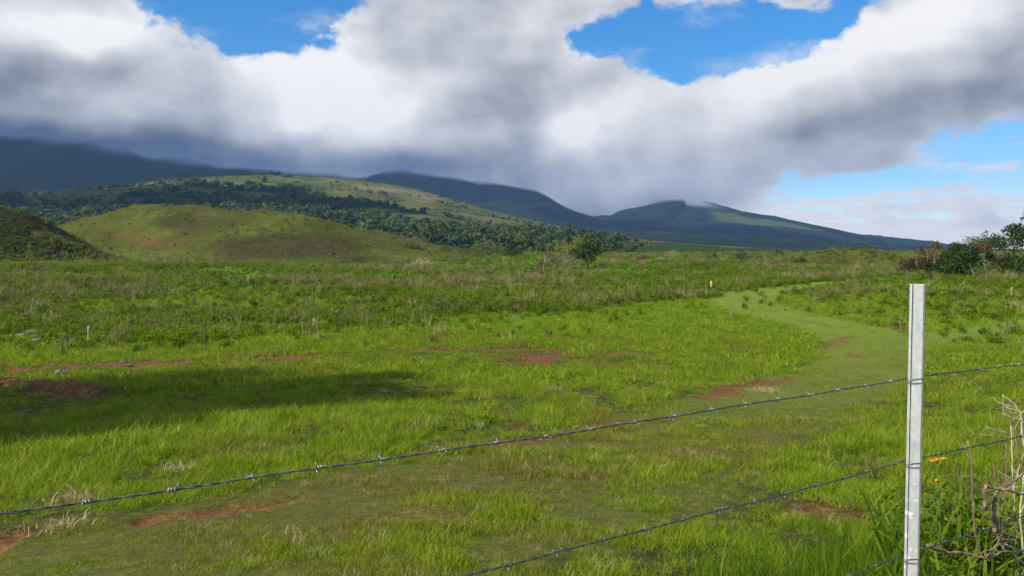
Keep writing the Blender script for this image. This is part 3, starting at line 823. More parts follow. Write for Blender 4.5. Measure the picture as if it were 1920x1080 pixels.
def stalks(seed, n=9, h=1.0, spread=.3):
    m = MB(); r = np.random.default_rng(seed)
    for k in range(n):
        a = np.array([r.normal(0, spread), r.normal(0, spread), -.02]); hh = h * r.uniform(.6, 1.15)
        p = [a, a + np.array([r.normal(0, .04), r.normal(0, .04), hh * .5]), a + np.array([r.normal(0, .12), r.normal(0, .12), hh])]
        m.tube(p, [.020, .016, .009], 3, False)
        for _ in range(2):
            q = np.array(p[1]) + (np.array(p[2]) - p[1]) * r.random(); m.tube([q, q + np.array([r.normal(0, .12), r.normal(0, .12), .16])], [.007, .004], 3, False)
    return np.vstack(m.v), m.f


def bushy(seed, n, rad, size):
    r = np.random.default_rng(seed); V = []; Fc = []
    for k in range(6):
        c = r.normal(0, .38, 3) * np.array([1, 1, .5]) + np.array([0, 0, .5])
        v, f = leaves_cloud(n // 6, c * rad, np.array([.5, .5, .42]) * rad, size, seed * 31 + k, .3, .5)
        b = len(V); V += list(v); Fc += [tuple(q + b) for q in f]
    return V, Fc


plants = [src('p', *weed(300 + i), M['weed']) for i in range(4)] + [src('p', *stalks(310 + i), M['stalk']) for i in range(3)] + \
         [src('p', *bushy(320 + i, 150, .75, .11), M['bush']) for i in range(3)] + [src('p', *bushy(330 + i, 130, .7, .10), M['brush']) for i in range(2)]
SCRUB = collection_of('scrub_plant', plants)


def make_scrub():
    xs, ys, ss = [], [], []
    for r0, r1, dn, s in [(40, 75, 4.6, .62), (75, 130, 2.6, .68), (130, 240, 1.0, .82), (240, 480, .2, 1.0), (480, 800, .03, 1.5)]:
        x, y = ring_points(r0, r1, dn); xs.append(x); ys.append(y); ss.append(np.full(len(x), s))
    x = np.concatenate(xs); y = np.concatenate(ys); s = np.concatenate(ss); r = np.hypot(x, y)
    e = scrub_edge(x, y); clump = fbm(x / 9, y / 9, 4, 231)
    prob = sstep(-4, 7, r - e) * (.25 + 1.1 * sstep(.35, .62, clump)) * (1 - .97 * track_mask(x, y))
    prob = np.maximum(prob, .03 * (r > e - 18))
    keep = rng.random(len(x)) < prob
    # hills keep only a thin cover
    keep &= ~((hill_h(x, y) > ground0(x, y) + .3) & (rng.random(len(x)) > .22))
    keep &= ~((slope_h(x, y) > ground0(x, y)))
    x, y, s, r, clump = (q[keep] for q in (x, y, s, r, clump)); n = len(x)
    z = ground(x, y)
    for hf in (hill_h, knoll_h, small_h, low_h): z = np.maximum(z, hf(x, y))
    kind = rng.random(n); dryz = fbm(x / 22, y / 22, 3, 237)
    vid = rng.integers(0, 4, n)
    a = kind < .07 + .14 * sstep(.45, .62, dryz); vid[a] = 4 + rng.integers(0, 3, a.sum())
    b = (kind > .955); vid[b] = 7 + rng.integers(0, 3, b.sum())
    c = (kind > .90) & (kind < .955) & (dryz > .45); vid[c] = 10 + rng.integers(0, 2, c.sum())
    sc = s * rng.uniform(.55, 1.25, n) * (.7 + .6 * clump); sc[a] *= 1.35; sc[b | c] *= rng.uniform(.5, 1.1, (b | c).sum())
    scl = np.stack([sc * 1.1, sc * 1.1, sc * rng.uniform(.7, 1.15, n)], 1)
    dry = np.clip(.45 * sstep(.48, .7, dryz) + rng.normal(0, .15, n), 0, .8)
    scatter('scrub', np.stack([x, y, z], 1), rng.uniform(0, 6.28, n), rng.normal(0, .08, (n, 2)), scl, vid, SCRUB, {'dry': dry}, 'knee-high green weeds, dry stalks and low bushes filling the plain')


make_scrub()


# --- woodland on the slope
def crown_src(seed, n=110):
    r = np.random.default_rng(seed); V = []; Fc = []
    for k in range(5):
        c = r.normal(0, .32, 3) * np.array([1, 1, .5]) + np.array([0, 0, .62])
        v, f = leaves_cloud(n // 5, c, (.36, .36, .30), .17, seed * 13 + k, .5, .5)
        b = len(V); V += list(v); Fc += [tuple(q + b) for q in f]
    # a faceted core so that the crown is not see-through
    th = np.linspace(0, 2 * math.pi, 8)[:-1]; ring = lambda z, q: [np.array([math.cos(t) * q * r.uniform(.8, 1.1), math.sin(t) * q * r.uniform(.8, 1.1), z]) for t in th]
    b = len(V); V += ring(0.02, .10) + ring(.35, .40) + ring(.72, .44) + [np.array([0, 0, 1.0])]
    for q in range(2):
        for k in range(7): Fc.append((b + q * 7 + k, b + q * 7 + (k + 1) % 7, b + q * 7 + 7 + (k + 1) % 7, b + q * 7 + 7 + k))
    for k in range(7): Fc.append((b + 14 + k, b + 14 + (k + 1) % 7, b + 21))
    return V, Fc


CROWNS = collection_of('crown', [src('c', *crown_src(400 + i), M['forest']) for i in range(5)])


def make_forest():
    n0 = 90000
    x = rng.uniform(-2000, 700, n0); y = rng.uniform(640, 2350, n0)
    ok = np.abs(x / y) < .70; x, y = x[ok], y[ok]
    z = slope_h(x, y); ok = z > ground0(x, y) - 1; x, y, z = x[ok], y[ok], z[ok]
    u_, v_ = to_px(x, y, z); c = forest_cover(x, y, z) * sstep(1240, 1130, u_); thin = .30 * sstep(1240, 1130, u_) * (fbm(x / 75, y / 75, 3, 415) > .53); dens = np.clip(np.maximum(c * 1.2 - .25, thin), 0., 1) * np.clip(1.2 - y / 3000, .3, 1)
    small = thin > c * 1.2 - .25
    ok = rng.random(len(x)) < dens * .50 * (.35 + 1.3 * sstep(.35, .6, fbm(x / 55, y / 55, 3, 417))); x, y, z, small = x[ok], y[ok], z[ok], small[ok]; n = len(x)
    s = np.where(small, .5, 1.) * (4 + 9 * rng.random(n) ** 1.8) * (.65 + .7 * fbm(x / 80, y / 80, 3, 411))
    scl = np.stack([s * rng.uniform(.8, 1.15, n), s * rng.uniform(.8, 1.15, n), s * rng.uniform(.75, 1.1, n)], 1)
    scatter('woodland', np.stack([x, y, z - .6], 1), rng.uniform(0, 6.28, n), rng.normal(0, .05, (n, 2)), scl, rng.integers(0, 5, n), CROWNS, {'dry': np.zeros(n)}, 'far dark green woodland covering the lower mountain slope')
    return n


make_forest()


# ------------------------------------------------------------------ single trees
def tree(label, u, vbase, vtop, wpx, D, leaf='dark_leaf', bark='bark', nleaf=1800, lsize=.16, lean=0., flat=.75, clusters=9, low=.35, trunk_r=.12, name='tree', group=None, seed=0, sparse=False):
    r = np.random.default_rng(seed)
    x = px_x(u, D); z0 = gz(x, D)
    for hf in (hill_h, small_h, low_h): z0 = max(z0, float(hf(np.array([x]), np.array([D]))[0]))
    ztop = at(u, vtop, D)[2]; H = max(1.0, ztop - z0); W = wpx / F * D / 2
    e = empty(name, (x, D, z0)); tag(e, label, 'tree' if name == 'tree' else 'shrub', group)
    m = MB(); top = np.array([lean * H, r.normal(0, .05) * H, H * .72])
    tr = np.array([[0, 0, -.1], [lean * H * .25 + r.normal(0, .03) * H, 0, H * .25], [lean * H * .65, r.normal(0, .04) * H, H * .5], top])
    m.tube(tr, [trunk_r, trunk_r * .8, trunk_r * .6, trunk_r * .25], 6)
    cs = []
    for k in range(clusters):
        a = 2.4 * k + r.uniform(-.4, .4); q = math.sqrt((k + .5) / clusters)
        hz = H * (low + (.88 - low) * (r.random() ** .8 * (1 - .35 * q) + .18 * (k == 0)))
        cs.append(np.array([lean * H * .8 + math.cos(a) * q * W * .8, math.sin(a) * q * W * .8, hz]))
    V = []; Fc = []; nv = 0
    for k, c in enumerate(cs):
        t = r.uniform(.35, .8); i = min(2, int(t * 3)); f = t * 3 - i; p0 = tr[i] * (1 - f) + tr[i + 1] * f
        mid = (p0 + c) / 2 + np.array([0, 0, -.06 * H]) + r.normal(0, .03, 3) * H
        m.tube([p0, mid, c], [trunk_r * .38, trunk_r * .22, trunk_r * .08], 4)
        for _ in range(5 if sparse else 2):
            d = r.normal(0, 1, 3) * np.array([.22, .22, .16]) * W + np.array([0, 0, .08 * H]); m.tube([mid * .3 + c * .7, c + d * .6, c + d * 1.4], [trunk_r * .12, trunk_r * .08, trunk_r * .04], 3, False)
        rad = np.array([W * .44, W * .44, max(W * .42 * flat, H * .12)]) * r.uniform(.75, 1.2)
        v, fc = leaves_cloud(nleaf // clusters, c + np.array([0, 0, .03 * H]), rad, lsize, seed * 97 + k, .15, .6)
        V.append(v); Fc.append(fc + nv); nv += len(v)
    m.build('trunk', M[bark], e)
    link('crown', mesh_np('crown', np.vstack(V), np.vstack(Fc)), M[leaf], e)
    return e


tree('tall dark green tree cut by the right edge', 1925, 502, 398, 74, 108, 'dark_leaf', nleaf=2600, lsize=.17, clusters=11, low=.45, seed=501, flat=.55)
tree('thin sparse tree with bare upright stems next to the tall edge tree', 1882, 500, 432, 52, 112, 'dark_leaf', nleaf=520, lsize=.15, clusters=8, low=.5, trunk_r=.07, sparse=True, seed=502)
tree('open-crowned tree with flat twiggy top above the thicket', 1862, 500, 438, 46, 116, 'dark_leaf', nleaf=640, lsize=.15, clusters=9, low=.55, trunk_r=.07, sparse=True, seed=503)
tree('reddish brown tree with a pale trunk at the front of the thicket', 1850, 507, 447, 44, 104, 'brown_leaf', 'pale_bark', nleaf=1100, lsize=.14, lean=-.14, clusters=9, low=.4, trunk_r=.10, seed=504)
tree('dark tree with a white leaning trunk in the thicket', 1829, 509, 456, 52, 102, 'dark_leaf', 'pale_bark', nleaf=1500, lsize=.14, lean=-.28, clusters=9, low=.42, trunk_r=.08, seed=505)
tree('dense dark green tree in the middle of the thicket', 1800, 503, 450, 56, 110, 'dark_leaf', nleaf=2000, lsize=.15, clusters=10, low=.3, seed=506)
tree('olive green rounded tree in the left half of the thicket', 1772, 502, 459, 54, 112, 'olive', nleaf=1700, lsize=.14, clusters=9, low=.25, seed=507)
tree('slender tree with a small umbrella top over the thicket', 1752, 500, 449, 26, 118, 'brown_leaf', nleaf=260, lsize=.14, clusters=6, low=.78, trunk_r=.05, flat=.35, sparse=True, seed=508)
tree('brownish bush at the left end of the thicket', 1722, 500, 468, 56, 116, 'brown_leaf', nleaf=1300, lsize=.15, clusters=8, low=.2, seed=509, name='shrub')
tree('low olive bush left of the brownish bush', 1700, 500, 476, 40, 120, 'olive', nleaf=900, lsize=.15, clusters=7, low=.15, seed=510, name='shrub')
tree('dark bush below the pale trunks of the thicket', 1812, 508, 476, 60, 106, 'dark_leaf', nleaf=1300, lsize=.14, clusters=8, low=.15, seed=511, name='shrub')
tree('dark bush at the right edge below the tall tree', 1905, 506, 470, 60, 104, 'dark_leaf', nleaf=1300, lsize=.14, clusters=8, low=.15, seed=512, name='shrub')
tree('dark bush filling the thicket right of the brown bush', 1752, 504, 472, 50, 110, 'dark_leaf', nleaf=1200, lsize=.14, clusters=8, low=.15, seed=513, name='shrub')
tree('twiggy grey tree rising behind the dense dark tree', 1812, 500, 441, 44, 122, 'brush', nleaf=520, lsize=.14, clusters=10, low=.45, trunk_r=.08, sparse=True, seed=540)
tree('tall twiggy tree with open dark crown behind the reddish tree', 1842, 500, 434, 40, 124, 'dark_leaf', nleaf=560, lsize=.14, clusters=10, low=.5, trunk_r=.08, sparse=True, seed=541)
tree('sparse tree with thin pale stems between the open-crowned trees', 1898, 502, 428, 44, 118, 'olive', 'pale_bark', nleaf=560, lsize=.14, clusters=10, low=.4, trunk_r=.07, sparse=True, seed=542)
tree('brown-tinged bush under the slender umbrella tree', 1738, 503, 462, 54, 113, 'brush', nleaf=1300, lsize=.14, clusters=9, low=.2, seed=543, name='shrub')
tree('olive bush between the pale trunks and the edge bush', 1872, 508, 468, 56, 108, 'olive', nleaf=1300, lsize=.14, clusters=9, low=.15, seed=544, name='shrub')
tree('dusky green bush in front of the olive rounded tree', 1782, 507, 474, 54, 107, 'bush', nleaf=1200, lsize=.14, clusters=9, low=.15, seed=545, name='shrub')
tree('dark spreading tree standing alone at the middle of the plain', 1102, 492, 449, 66, 185, 'dark_leaf', nleaf=2200, lsize=.22, clusters=10, low=.35, trunk_r=.2, seed=520)
tree('yellow-green tree just behind the lone dark tree', 1078, 482, 446, 84, 235, 'yellow_leaf', nleaf=1800, lsize=.26, clusters=10, low=.4, seed=521)
tree('pale brown leafless bush left of the lone dark tree', 1058, 503, 466, 54, 160, 'brush', 'pale_bark', nleaf=900, lsize=.13, clusters=8, low=.3, trunk_r=.09, sparse=True, seed=522, name='shrub')
tree('reddish brown twiggy bush left of the pale brown bush', 1021, 505, 468, 46, 158, 'brown_leaf', 'pale_bark', nleaf=900, lsize=.13, clusters=8, low=.3, trunk_r=.09, sparse=True, seed=523, name='shrub')
tree('long dark olive bush in front of the woodland', 905, 481, 462, 100, 400, 'olive', nleaf=1800, lsize=.4, clusters=11, low=.2, seed=524, name='shrub')
tree('dark olive bush right of the long bush', 962, 482, 468, 50, 390, 'bush', nleaf=900, lsize=.4, clusters=8, low=.2, seed=525, name='shrub')
tree('pair-crowned small green tree on the slope before the woodland', 832, 471, 457, 30, 430, 'olive', nleaf=700, lsize=.35, clusters=6, low=.3, seed=526)
tree('grey pale rounded shrub in the middle of the green plain', 792, 499, 484, 42, 230, 'straw', nleaf=800, lsize=.16, clusters=7, low=.2, seed=527, name='shrub')
tree('brown shrub behind the grey pale shrub', 770, 484, 466, 44, 330, 'brown_leaf', nleaf=800, lsize=.26, clusters=7, low=.2, seed=528, name='shrub')
tree('dull olive shrub at the foot of the flat-topped hill', 668, 494, 478, 40, 260, 'olive', nleaf=700, lsize=.2, clusters=7, low=.2, seed=529, name='shrub')
tree('yellowish shrub right of the flat-topped hill', 618, 493, 482, 30, 250, 'yellow_leaf', nleaf=500, lsize=.18, clusters=6, low=.2, seed=530, name='shrub')
tree('dark bare tree rising before the far mountain spur', 1459, 484, 463, 20, 260, 'brown_leaf', nleaf=420, lsize=.2, clusters=7, low=.4, sparse=True, seed=531)
tree('round yellow-green bush on the skyline right of centre', 1307, 484, 473, 26, 290, 'yellow_leaf', nleaf=500, lsize=.2, clusters=6, low=.2, seed=532, name='shrub')
tree('brown bush on the skyline beside the yellow-green bush', 1336, 486, 472, 26, 280, 'brown_leaf', nleaf=500, lsize=.2, clusters=6, low=.2, seed=533, name='shrub')
tree('low dark hedge-like bush on the skyline between bare tree and brown bush', 1398, 487, 473, 60, 270, 'dark_leaf', nleaf=900, lsize=.2, clusters=8, low=.2, seed=534, name='shrub')
tree('pale dry bush on the crest in front of the valley', 1258, 482, 465, 26, 300, 'straw', nleaf=450, lsize=.18, clusters=6, low=.3, sparse=True, seed=535, name='shrub')
tree('brown bush on the crest beside the lone dark tree', 1205, 488, 472, 26, 220, 'brown_leaf', nleaf=450, lsize=.16, clusters=6, low=.3, sparse=True, seed=536, name='shrub')
tree('dark rounded bush on the low grassy mound', 1500, 492, 483, 26, 190, 'bush', nleaf=500, lsize=.15, clusters=6, low=.2, seed=537, name='shrub')

# the trees outside the picture on the left whose shadow lies on the meadow
def shade_tree(u, v, hc, rx, rz, seed, label):
    gx, gy = px_ground(u, v); o = (hc - gz(gx, gy) * 0) / math.tan(R(SUN_EL)); x = gx + math.sin(R(SUN_AZ)) * o; y = gy + math.cos(R(SUN_AZ)) * o
    z0 = gz(x, y); hc = hc + gz(gx, gy) - z0; e = empty('tree', (x, y, z0)); tag(e, label, 'tree')
    r = np.random.default_rng(seed); m = MB(); m.tube([[0, 0, -.2], [.2, .1, hc * .3], [.1, .3, hc * .6], [0, 0, hc]], [.32, .26, .2, .1], 10)
    V = []; Fc = []; nv = 0
    for k in range(26):
        d = r.normal(size=3); d /= np.linalg.norm(d); c = d * np.array([rx, rx, rz]) * r.random() ** .4 + np.array([0, 0, hc])
        m.tube([[0, 0, hc * (.5 + .25 * r.random())], c * .5 + np.array([0, 0, hc * .36]), c], [.1, .06, .02], 5)
        v, f = leaves_cloud(900, c, (rx * .38, rx * .38, rz * .42), .17, seed + 1 + k, .1); V.append(v); Fc.append(f + nv); nv += len(v)
    m.build('trunk', M['bark'], e); link('crown', mesh_np('crown', np.vstack(V), np.vstack(Fc)), M['dark_leaf'], e)


shade_tree(455, 742, 10.5, 4.2, 2.8, 600, 'leafy tree out of view on the left whose shadow tip lies on the meadow')
shade_tree(120, 792, 12.0, 3.6, 2.6, 680, 'smaller leafy tree out of view on the left, nearest to the fence')
shade_tree(35, 752, 13.0, 7.4, 4.6, 640, 'larger leafy tree out of view at the far left shading the soil bank')

# ------------------------------------------------------------------ fence in the foreground
FD = np.array([.835, .55]) / math.hypot(.835, .55)
POST = np.array([1.44, 2.97])
Z_WIRE = [1.14, .837, .49]
prof = [(-.0245, .030), (-.0245, -.0055), (-.0175, -.0065), (-.0150, .004), (-.0120, -.0095), (.0185, -.0110), (.0245, -.0045), (.0245, .030)]


def fence_post(x, y, top, label, face):
    e = empty('fence_post', (x, y, gz(x, y)), face); tag(e, label, 'post', 'metal fence posts')
    z0 = gz(x, y); V = []; zs = [-.35, .2, .6, 1.0, top - z0 - .002, top - z0]
    for i, z in enumerate(zs):
        s = .97 if i == len(zs) - 1 else 1.
        V += [(a * s, b * s, z) for a, b in prof]
    n = len(prof); Fc = [(i * n + k, i * n + (k + 1) % n, (i + 1) * n + (k + 1) % n, (i + 1) * n + k) for i in range(len(zs) - 1) for k in range(n)]
    Fc += [tuple(range(n))[::-1], tuple((len(zs) - 1) * n + k for k in range(n))]
    b = link('channel', mesh_np('channel', V, Fc), M['zinc'], e)
    for zw in Z_WIRE:
        m = MB(); zz = zw - z0
        for q in range(2):
            th = np.linspace(0, 2 * math.pi, 26); p = np.stack([np.clip(.031 * np.cos(th) * 1.15, -.0265, .0265), np.where(np.sin(th) < 0, np.maximum(.02 * np.sin(th), -.0135), .036 * np.sin(th)), zz + (-1) ** q * .007 * np.sin(th * 1.5 + q) - .004 * q], 1)
            m.tube(p, .0013, 5)
        m.build('wire_tie', M['wire'], e)
    return e


def face_cam(p): return math.atan2(-p[0], p[1]) * .9
fence_post(*POST, at(1720, 533, 2.97)[2], 'galvanised steel channel post holding up the barbed wire', face_cam(POST))
for s_, lb in ((-3.2, 'galvanised fence post out of view on the left'), (3.4, 'galvanised fence post out of view on the right')):
    p = POST + FD * s_; fence_post(p[0], p[1], 1.47 + gz(*p) - gz(*POST), lb, face_cam(POST))


def barb_mesh():
    m = MB(); th = np.linspace(0, 5.2 * math.pi, 34)
    m.tube(np.stack([np.linspace(-.008, .008, 34), .0040 * np.cos(th), .0040 * np.sin(th)], 1), .0012, 5)
    for sx, a in ((-.008, .5), (-.006, 3.9), (.006, 2.2), (.008, 5.4)):
        d = np.array([sx * .4, math.cos(a), math.sin(a)]); p = np.array([sx, 0, 0])
        m.tube([p + d * .003, p + d * .008, p + d * .014 + np.array([sx * .2, 0, 0])], [.0012, .0011, .0005], 5)
    return mesh_np('barb', np.vstack(m.v), m.f, True)


BARB = barb_mesh(); BARB.materials.append(M['barb'])
fang = math.atan2(FD[1], FD[0])
WLAB = ['top strand of barbed wire crossing the whole meadow', 'middle strand of barbed wire running into the dead shrub', 'lowest strand of barbed wire near the foot of the post']
for k, zw in enumerate(Z_WIRE):
    off = np.array([-FD[1], FD[0]]) * .034
    e = empty('barbed_wire', (POST[0] + off[0], POST[1] + off[1], zw), fang); tag(e, WLAB[k], 'wire', 'barbed wire strands')
    t = np.linspace(-3.2, 3.4, 640)
    def sagf(t): return (.004 if k == 1 else 0.) * np.minimum(t, 0) - .012 * (1 - ((np.abs(t) - 1.6) / 1.6) ** 2) + .0015 * np.sin(t * 5.1 + k) + .001 * np.sin(t * 13 + 2 * k)
    for ph in (0, math.pi):
        m = MB(); m.tube(np.stack([t, .0017 * np.cos(t * 2 * math.pi / .075 + ph), sagf(t) + .0017 * np.sin(t * 2 * math.pi / .075 + ph)], 1), .00155, 5)
        m.build('strand', M['wire'], e)
    for q, tb in enumerate(np.arange(-3.1 + .04 * k, 3.3, .15)):
        if abs(tb) < .03: continue
        b = link('barb', BARB, None, e, (tb, 0, float(sagf(np.array([tb]))[0])))
        b.rotation_euler = (random.uniform(0, 6.28), random.uniform(-.15, .15), random.uniform(-.15, .15))

# ------------------------------------------------------------------ far posts, stake, stones
def small_post(name, u, vb, vt, label, mat, w, lean=0., group=None, D=None):
    x, y = px_ground(u, vb); z = gz(x, y)
    h = (vb - vt) / F * y; m = MB(); L_ = lean * h
    m.tube([[0, 0, -.15], [L_ * .3, 0, h * .3], [L_ * .7, 0, h * .75], [L_, 0, h]], [w, w * .96, w * .93, w * .86], 8)
    e = m.build(name, mat, None, True, (x, y, z)); tag(e, label, 'post' if 'post' in name else 'stake', group); return e


small_post('wooden_post', 166, 646, 611, 'pale weathered wooden post at the edge of the scrub on the left', M['wood'], .06, .03, 'old posts along the scrub')
small_post('wooden_post', 589, 617, 597, 'pale short wooden post in the weeds left of centre', M['wood'], .07, .0, 'old posts along the scrub')
small_post('wooden_post', 98, 606, 583, 'grey wooden stub among the weeds above the rocks on the left', M['wood'], .05, -.05, 'old posts along the scrub')
small_post('steel_post', 117, 670, 645, 'thin dark steel post in the grass left of the pale wooden post', M['dark_post'], .025, .04, 'thin dark posts in the grass')
small_post('steel_post', 386, 657, 612, 'thin dark steel post standing by the dirt line, left of centre', M['dark_post'], .02, .02, 'thin dark posts in the grass')
small_post('wooden_stake', 1334, 543, 527, 'bright yellow-tan wooden stake beside the bend of the track', M['stake'], .13, -.03)
small_post('wooden_post', 1896, 561, 538, 'grey wooden post in the weeds at the right edge', M['wood'], .07, .02, 'old posts along the scrub')
small_post('wooden_post', 1541, 497, 486, 'thin grey post on the low mound', M['wood'], .09, .0, 'old posts along the scrub')


def rock(u, v, size, label, seed, squash=.6, mat='rock', group='pale stones'):
    r = np.random.default_rng(seed); x, y = px_ground(u, v); nu, nv = 10, 7; V = [(0, 0, -size * squash)]
    for i in range(1, nv):
        ph = math.pi * i / nv - math.pi / 2
        for j in range(nu):
            th = 2 * math.pi * j / nu; d = np.array([math.cos(ph) * math.cos(th), math.cos(ph) * math.sin(th), math.sin(ph)])
            V.append(tuple(d * np.array([1.2, 1, squash]) * size * (r.uniform(.78, 1.12))))
    V.append((0, 0, size * squash)); Fc = []; last = len(V) - 1
    for j in range(nu):
        Fc.append((0, 1 + (j + 1) % nu, 1 + j)); Fc.append((last, last - nu + j, last - nu + (j + 1) % nu))
        for i in range(nv - 2): Fc.append((1 + i * nu + j, 1 + i * nu + (j + 1) % nu, 1 + (i + 1) * nu + (j + 1) % nu, 1 + (i + 1) * nu + j))
    o = link('rock', mesh_np('rock', V, Fc), M[mat], None, (x, y, gz(x, y) + size * squash * .45)); o.rotation_euler = (0, 0, r.uniform(0, 6)); tag(o, label, 'rock', group); return o


for k, (u, v, s, lb) in enumerate([(42, 632, .34, 'pale rock at the left end of the rock heap in the scrub'), (64, 627, .42, 'largest pale rock in the heap at the scrub edge'), (80, 633, .26, 'small rock at the right end of the rock heap'),
                                   (72, 641, .30, 'grey rock in front of the heap at the scrub edge'), (231, 682, .16, 'small pale stone lying on the red dirt line'), (243, 687, .12, 'tiny pale stone in front of the dirt line'),
                                   (1533, 563, .42, 'pale flat rock in the grass inside the track bend'), (799, 683, .13, 'grey flat stone in the grass near the centre'), (113, 701, .22, 'greyish rock beside the dark soil bank')]):
    rock(u, v, s, lb, 700 + k, .5)


# straw heaps lying in the grass
def straw(u, v, s, label, seed):
    x, y = px_ground(u, v); V, Fc = blades(150, s * .42, s * .12, s * .55, .004 + s * .006, 2.2, 2, seed, .42)
    o = link('dry_grass_clump', mesh_np('dry_grass_clump', V, Fc), M['straw'], None, (x, y, gz(x, y) + .02)); tag(o, label, 'dry grass', 'straw clumps in the meadow')


for k, (u, v, s, lb) in enumerate([(245, 832, .32, 'straw-coloured clump just below the tree shadow'), (480, 832, .34, 'pale straw clump with raised wisps in the left meadow'), (338, 882, .26, 'small straw clump above the top wire on the left'),
                                   (150, 942, .36, 'wide flattened straw clump at the wire near the left edge'), (796, 802, .32, 'tan straw tuft in the bright grass left of centre'), (205, 660, .7, 'brownish dry clump in front of the pale wooden post'),
                                   (120, 992, .26, 'straw scraps at the lower left corner below the wire'), (1035, 732, .4, 'pale straw wisps in the middle of the meadow'), (1185, 735, .4, 'straw wisps right of the middle of the meadow'), (1430, 735, .5, 'long pale straw strip along the edge of the track')]):
    straw(u, v, s, lb, 720 + k)

# ------------------------------------------------------------------ plants at the foot of the fence, right
def blade_mesh(seed, L_, w):
    r = np.random.default_rng(seed); n = 6; V = []; be = r.uniform(.25, .75)
    for i in range(n + 1):
        t = i / n; c = np.array([be * L_ * t ** 1.9, 0, L_ * (t - .42 * be * t * t)]); ww = w * (math.sin(math.pi * min(1, .18 + t * .86)) ** .7) * (1 if t < .95 else .2)
        V += [c + np.array([0, -ww, .25 * ww]), c, c + np.array([0, ww, .25 * ww])]
    Fc = []
    for i in range(n):
        b = 3 * i; Fc += [(b, b + 1, b + 4, b + 3), (b + 1, b + 2, b + 5, b + 4)]
    me = mesh_np('blade', V, Fc, True); me.materials.append(M['blade']); return me


M['blade'] = leaf_mat('broad_blades', [(.030, .080, .006), (.085, .165, .008), (.17, .26, .014)], .45, 3.0)
M['tallgrass'] = M['grass']
BL = [blade_mesh(800 + i, random.uniform(.45, .8), random.uniform(.006, .012)) for i in range(7)]
CL = [((1.98, 3.95), 44, 1.0, 'broad-bladed grass clump close behind the post'), ((2.30, 4.05), 44, 1.0, 'broad-bladed grass clump behind the bent dead branch'), ((2.15, 3.55), 30, .8, 'lush low grass clump in the bottom right corner'),
      ((2.75, 4.6), 30, 1.05, 'tall grass clump at the right edge beneath the pale twigs'), ((1.55, 3.85), 24, .62, 'low grass clump left of the post foot'), ((.95, 3.75), 24, .55, 'low lush grass clump at the bottom, well left of the post'), ((2.5, 3.8), 30, .85, 'dark grass clump at the lower right edge'), ((1.80, 3.62), 30, .9, 'grass clump growing right against the post foot'), ((2.05, 4.5), 34, .95, 'upright grass clump behind the orange flowers'), ((2.55, 4.35), 34, 1.05, 'arching grass clump behind the reddish dry stems'), ((3.0, 5.2), 30, .9, 'farthest grass clump beside the wire at the right edge')]
for k, ((x, y), n, s, lb) in enumerate(CL):
    e = empty('tall_grass_clump', (x, y, gz(x, y))); tag(e, lb, 'grass clump', 'grass clumps along the fence')
    for q in range(n):
        b = link('blade', BL[q % 7], None, e, (rng.normal(0, .11) * s, rng.normal(0, .11) * s, -.01)); b.rotation_euler = (rng.normal(0, .16), rng.normal(-.05, .2), rng.uniform(0, 6.28)); sc = s * rng.uniform(.6, 1.15); b.scale = (sc, sc, sc)


def branch_path(pxd): return [at(u, v, d) for u, v, d in pxd]


def dead_shrub(label, stems, mat, seed, twigs=3, tw_len=.16):
    """stems: lists of (u, v, depth) with a radius; each stem is a part, its twigs are sub-parts"""
    r = np.random.default_rng(seed); base = np.array(branch_path(stems[0][0])[0]); base[2] = gz(base[0], base[1])
    e = empty('dead_shrub', tuple(base)); tag(e, label, 'shrub', 'dead shrubs at the fence')
    for pts, rad in stems:
        p = np.array(branch_path(pts)) - base; n = len(p); t = np.linspace(0, n - 1, n * 5); pp = np.stack([np.interp(t, np.arange(n), p[:, i]) for i in range(3)], 1)
        kk = np.array([.25, .5, .25]); pp[1:-1] += r.normal(0, rad * .16, (len(pp) - 2, 3)); rad = rad * .58
        m = MB(); rr = rad * (1 - .45 * np.linspace(0, 1, len(pp))) * r.uniform(.93, 1.07, len(pp)); m.tube(pp, rr, 7); b = m.build('branch', mat, e)
        for _ in range(twigs):
            i = r.integers(len(pp) // 3, len(pp)); d = r.normal(0, 1, 3) * np.array([1, .6, .8]) + np.array([0, 0, .6]); d *= tw_len / np.linalg.norm(d) * r.uniform(.5, 1.2)
            m = MB(); q = pp[i]; m.tube([q, q + d * .5 + r.normal(0, .012, 3), q + d], [rad * .35, rad * .25, rad * .12], 5); m.build('twig', mat, b)
    return e


dead_shrub('thin brown upright dead stem right of the post', [([(1842, 1050, 3.75), (1828, 1000, 3.75), (1823, 930, 3.75), (1822, 860, 3.75), (1815, 825, 3.78)], .011)], M['twig'], 900, 2, .1)
dead_shrub('thick bent grey-brown dead branch with cut ends at the right edge', [([(1866, 1000, 3.55), (1862, 950, 3.55), (1866, 925, 3.55), (1886, 912, 3.6), (1935, 875, 3.7)], .017), ([(1846, 955, 3.5), (1846, 915, 3.5), (1852, 911, 3.5), (1890, 918, 3.5), (1910, 928, 3.52), (1940, 920, 3.55)], .015)], M['twig'], 901, 2, .12)
dead_shrub('pale forked dead twigs at the right edge above the wire', [([(1925, 860, 4.3), (1916, 810, 4.3), (1914, 775, 4.3), (1902, 758, 4.3), (1880, 741, 4.3)], .010), ([(1915, 788, 4.3), (1895, 782, 4.28), (1880, 776, 4.28)], .007), ([(1914, 775, 4.3), (1930, 765, 4.3)], .006), ([(1913, 770, 4.3), (1890, 765, 4.3), (1884, 760, 4.32)], .005), ([(1892, 813, 4.2), (1850, 802, 4.15)], .006)], M['pale_twig'], 902, 3, .12)
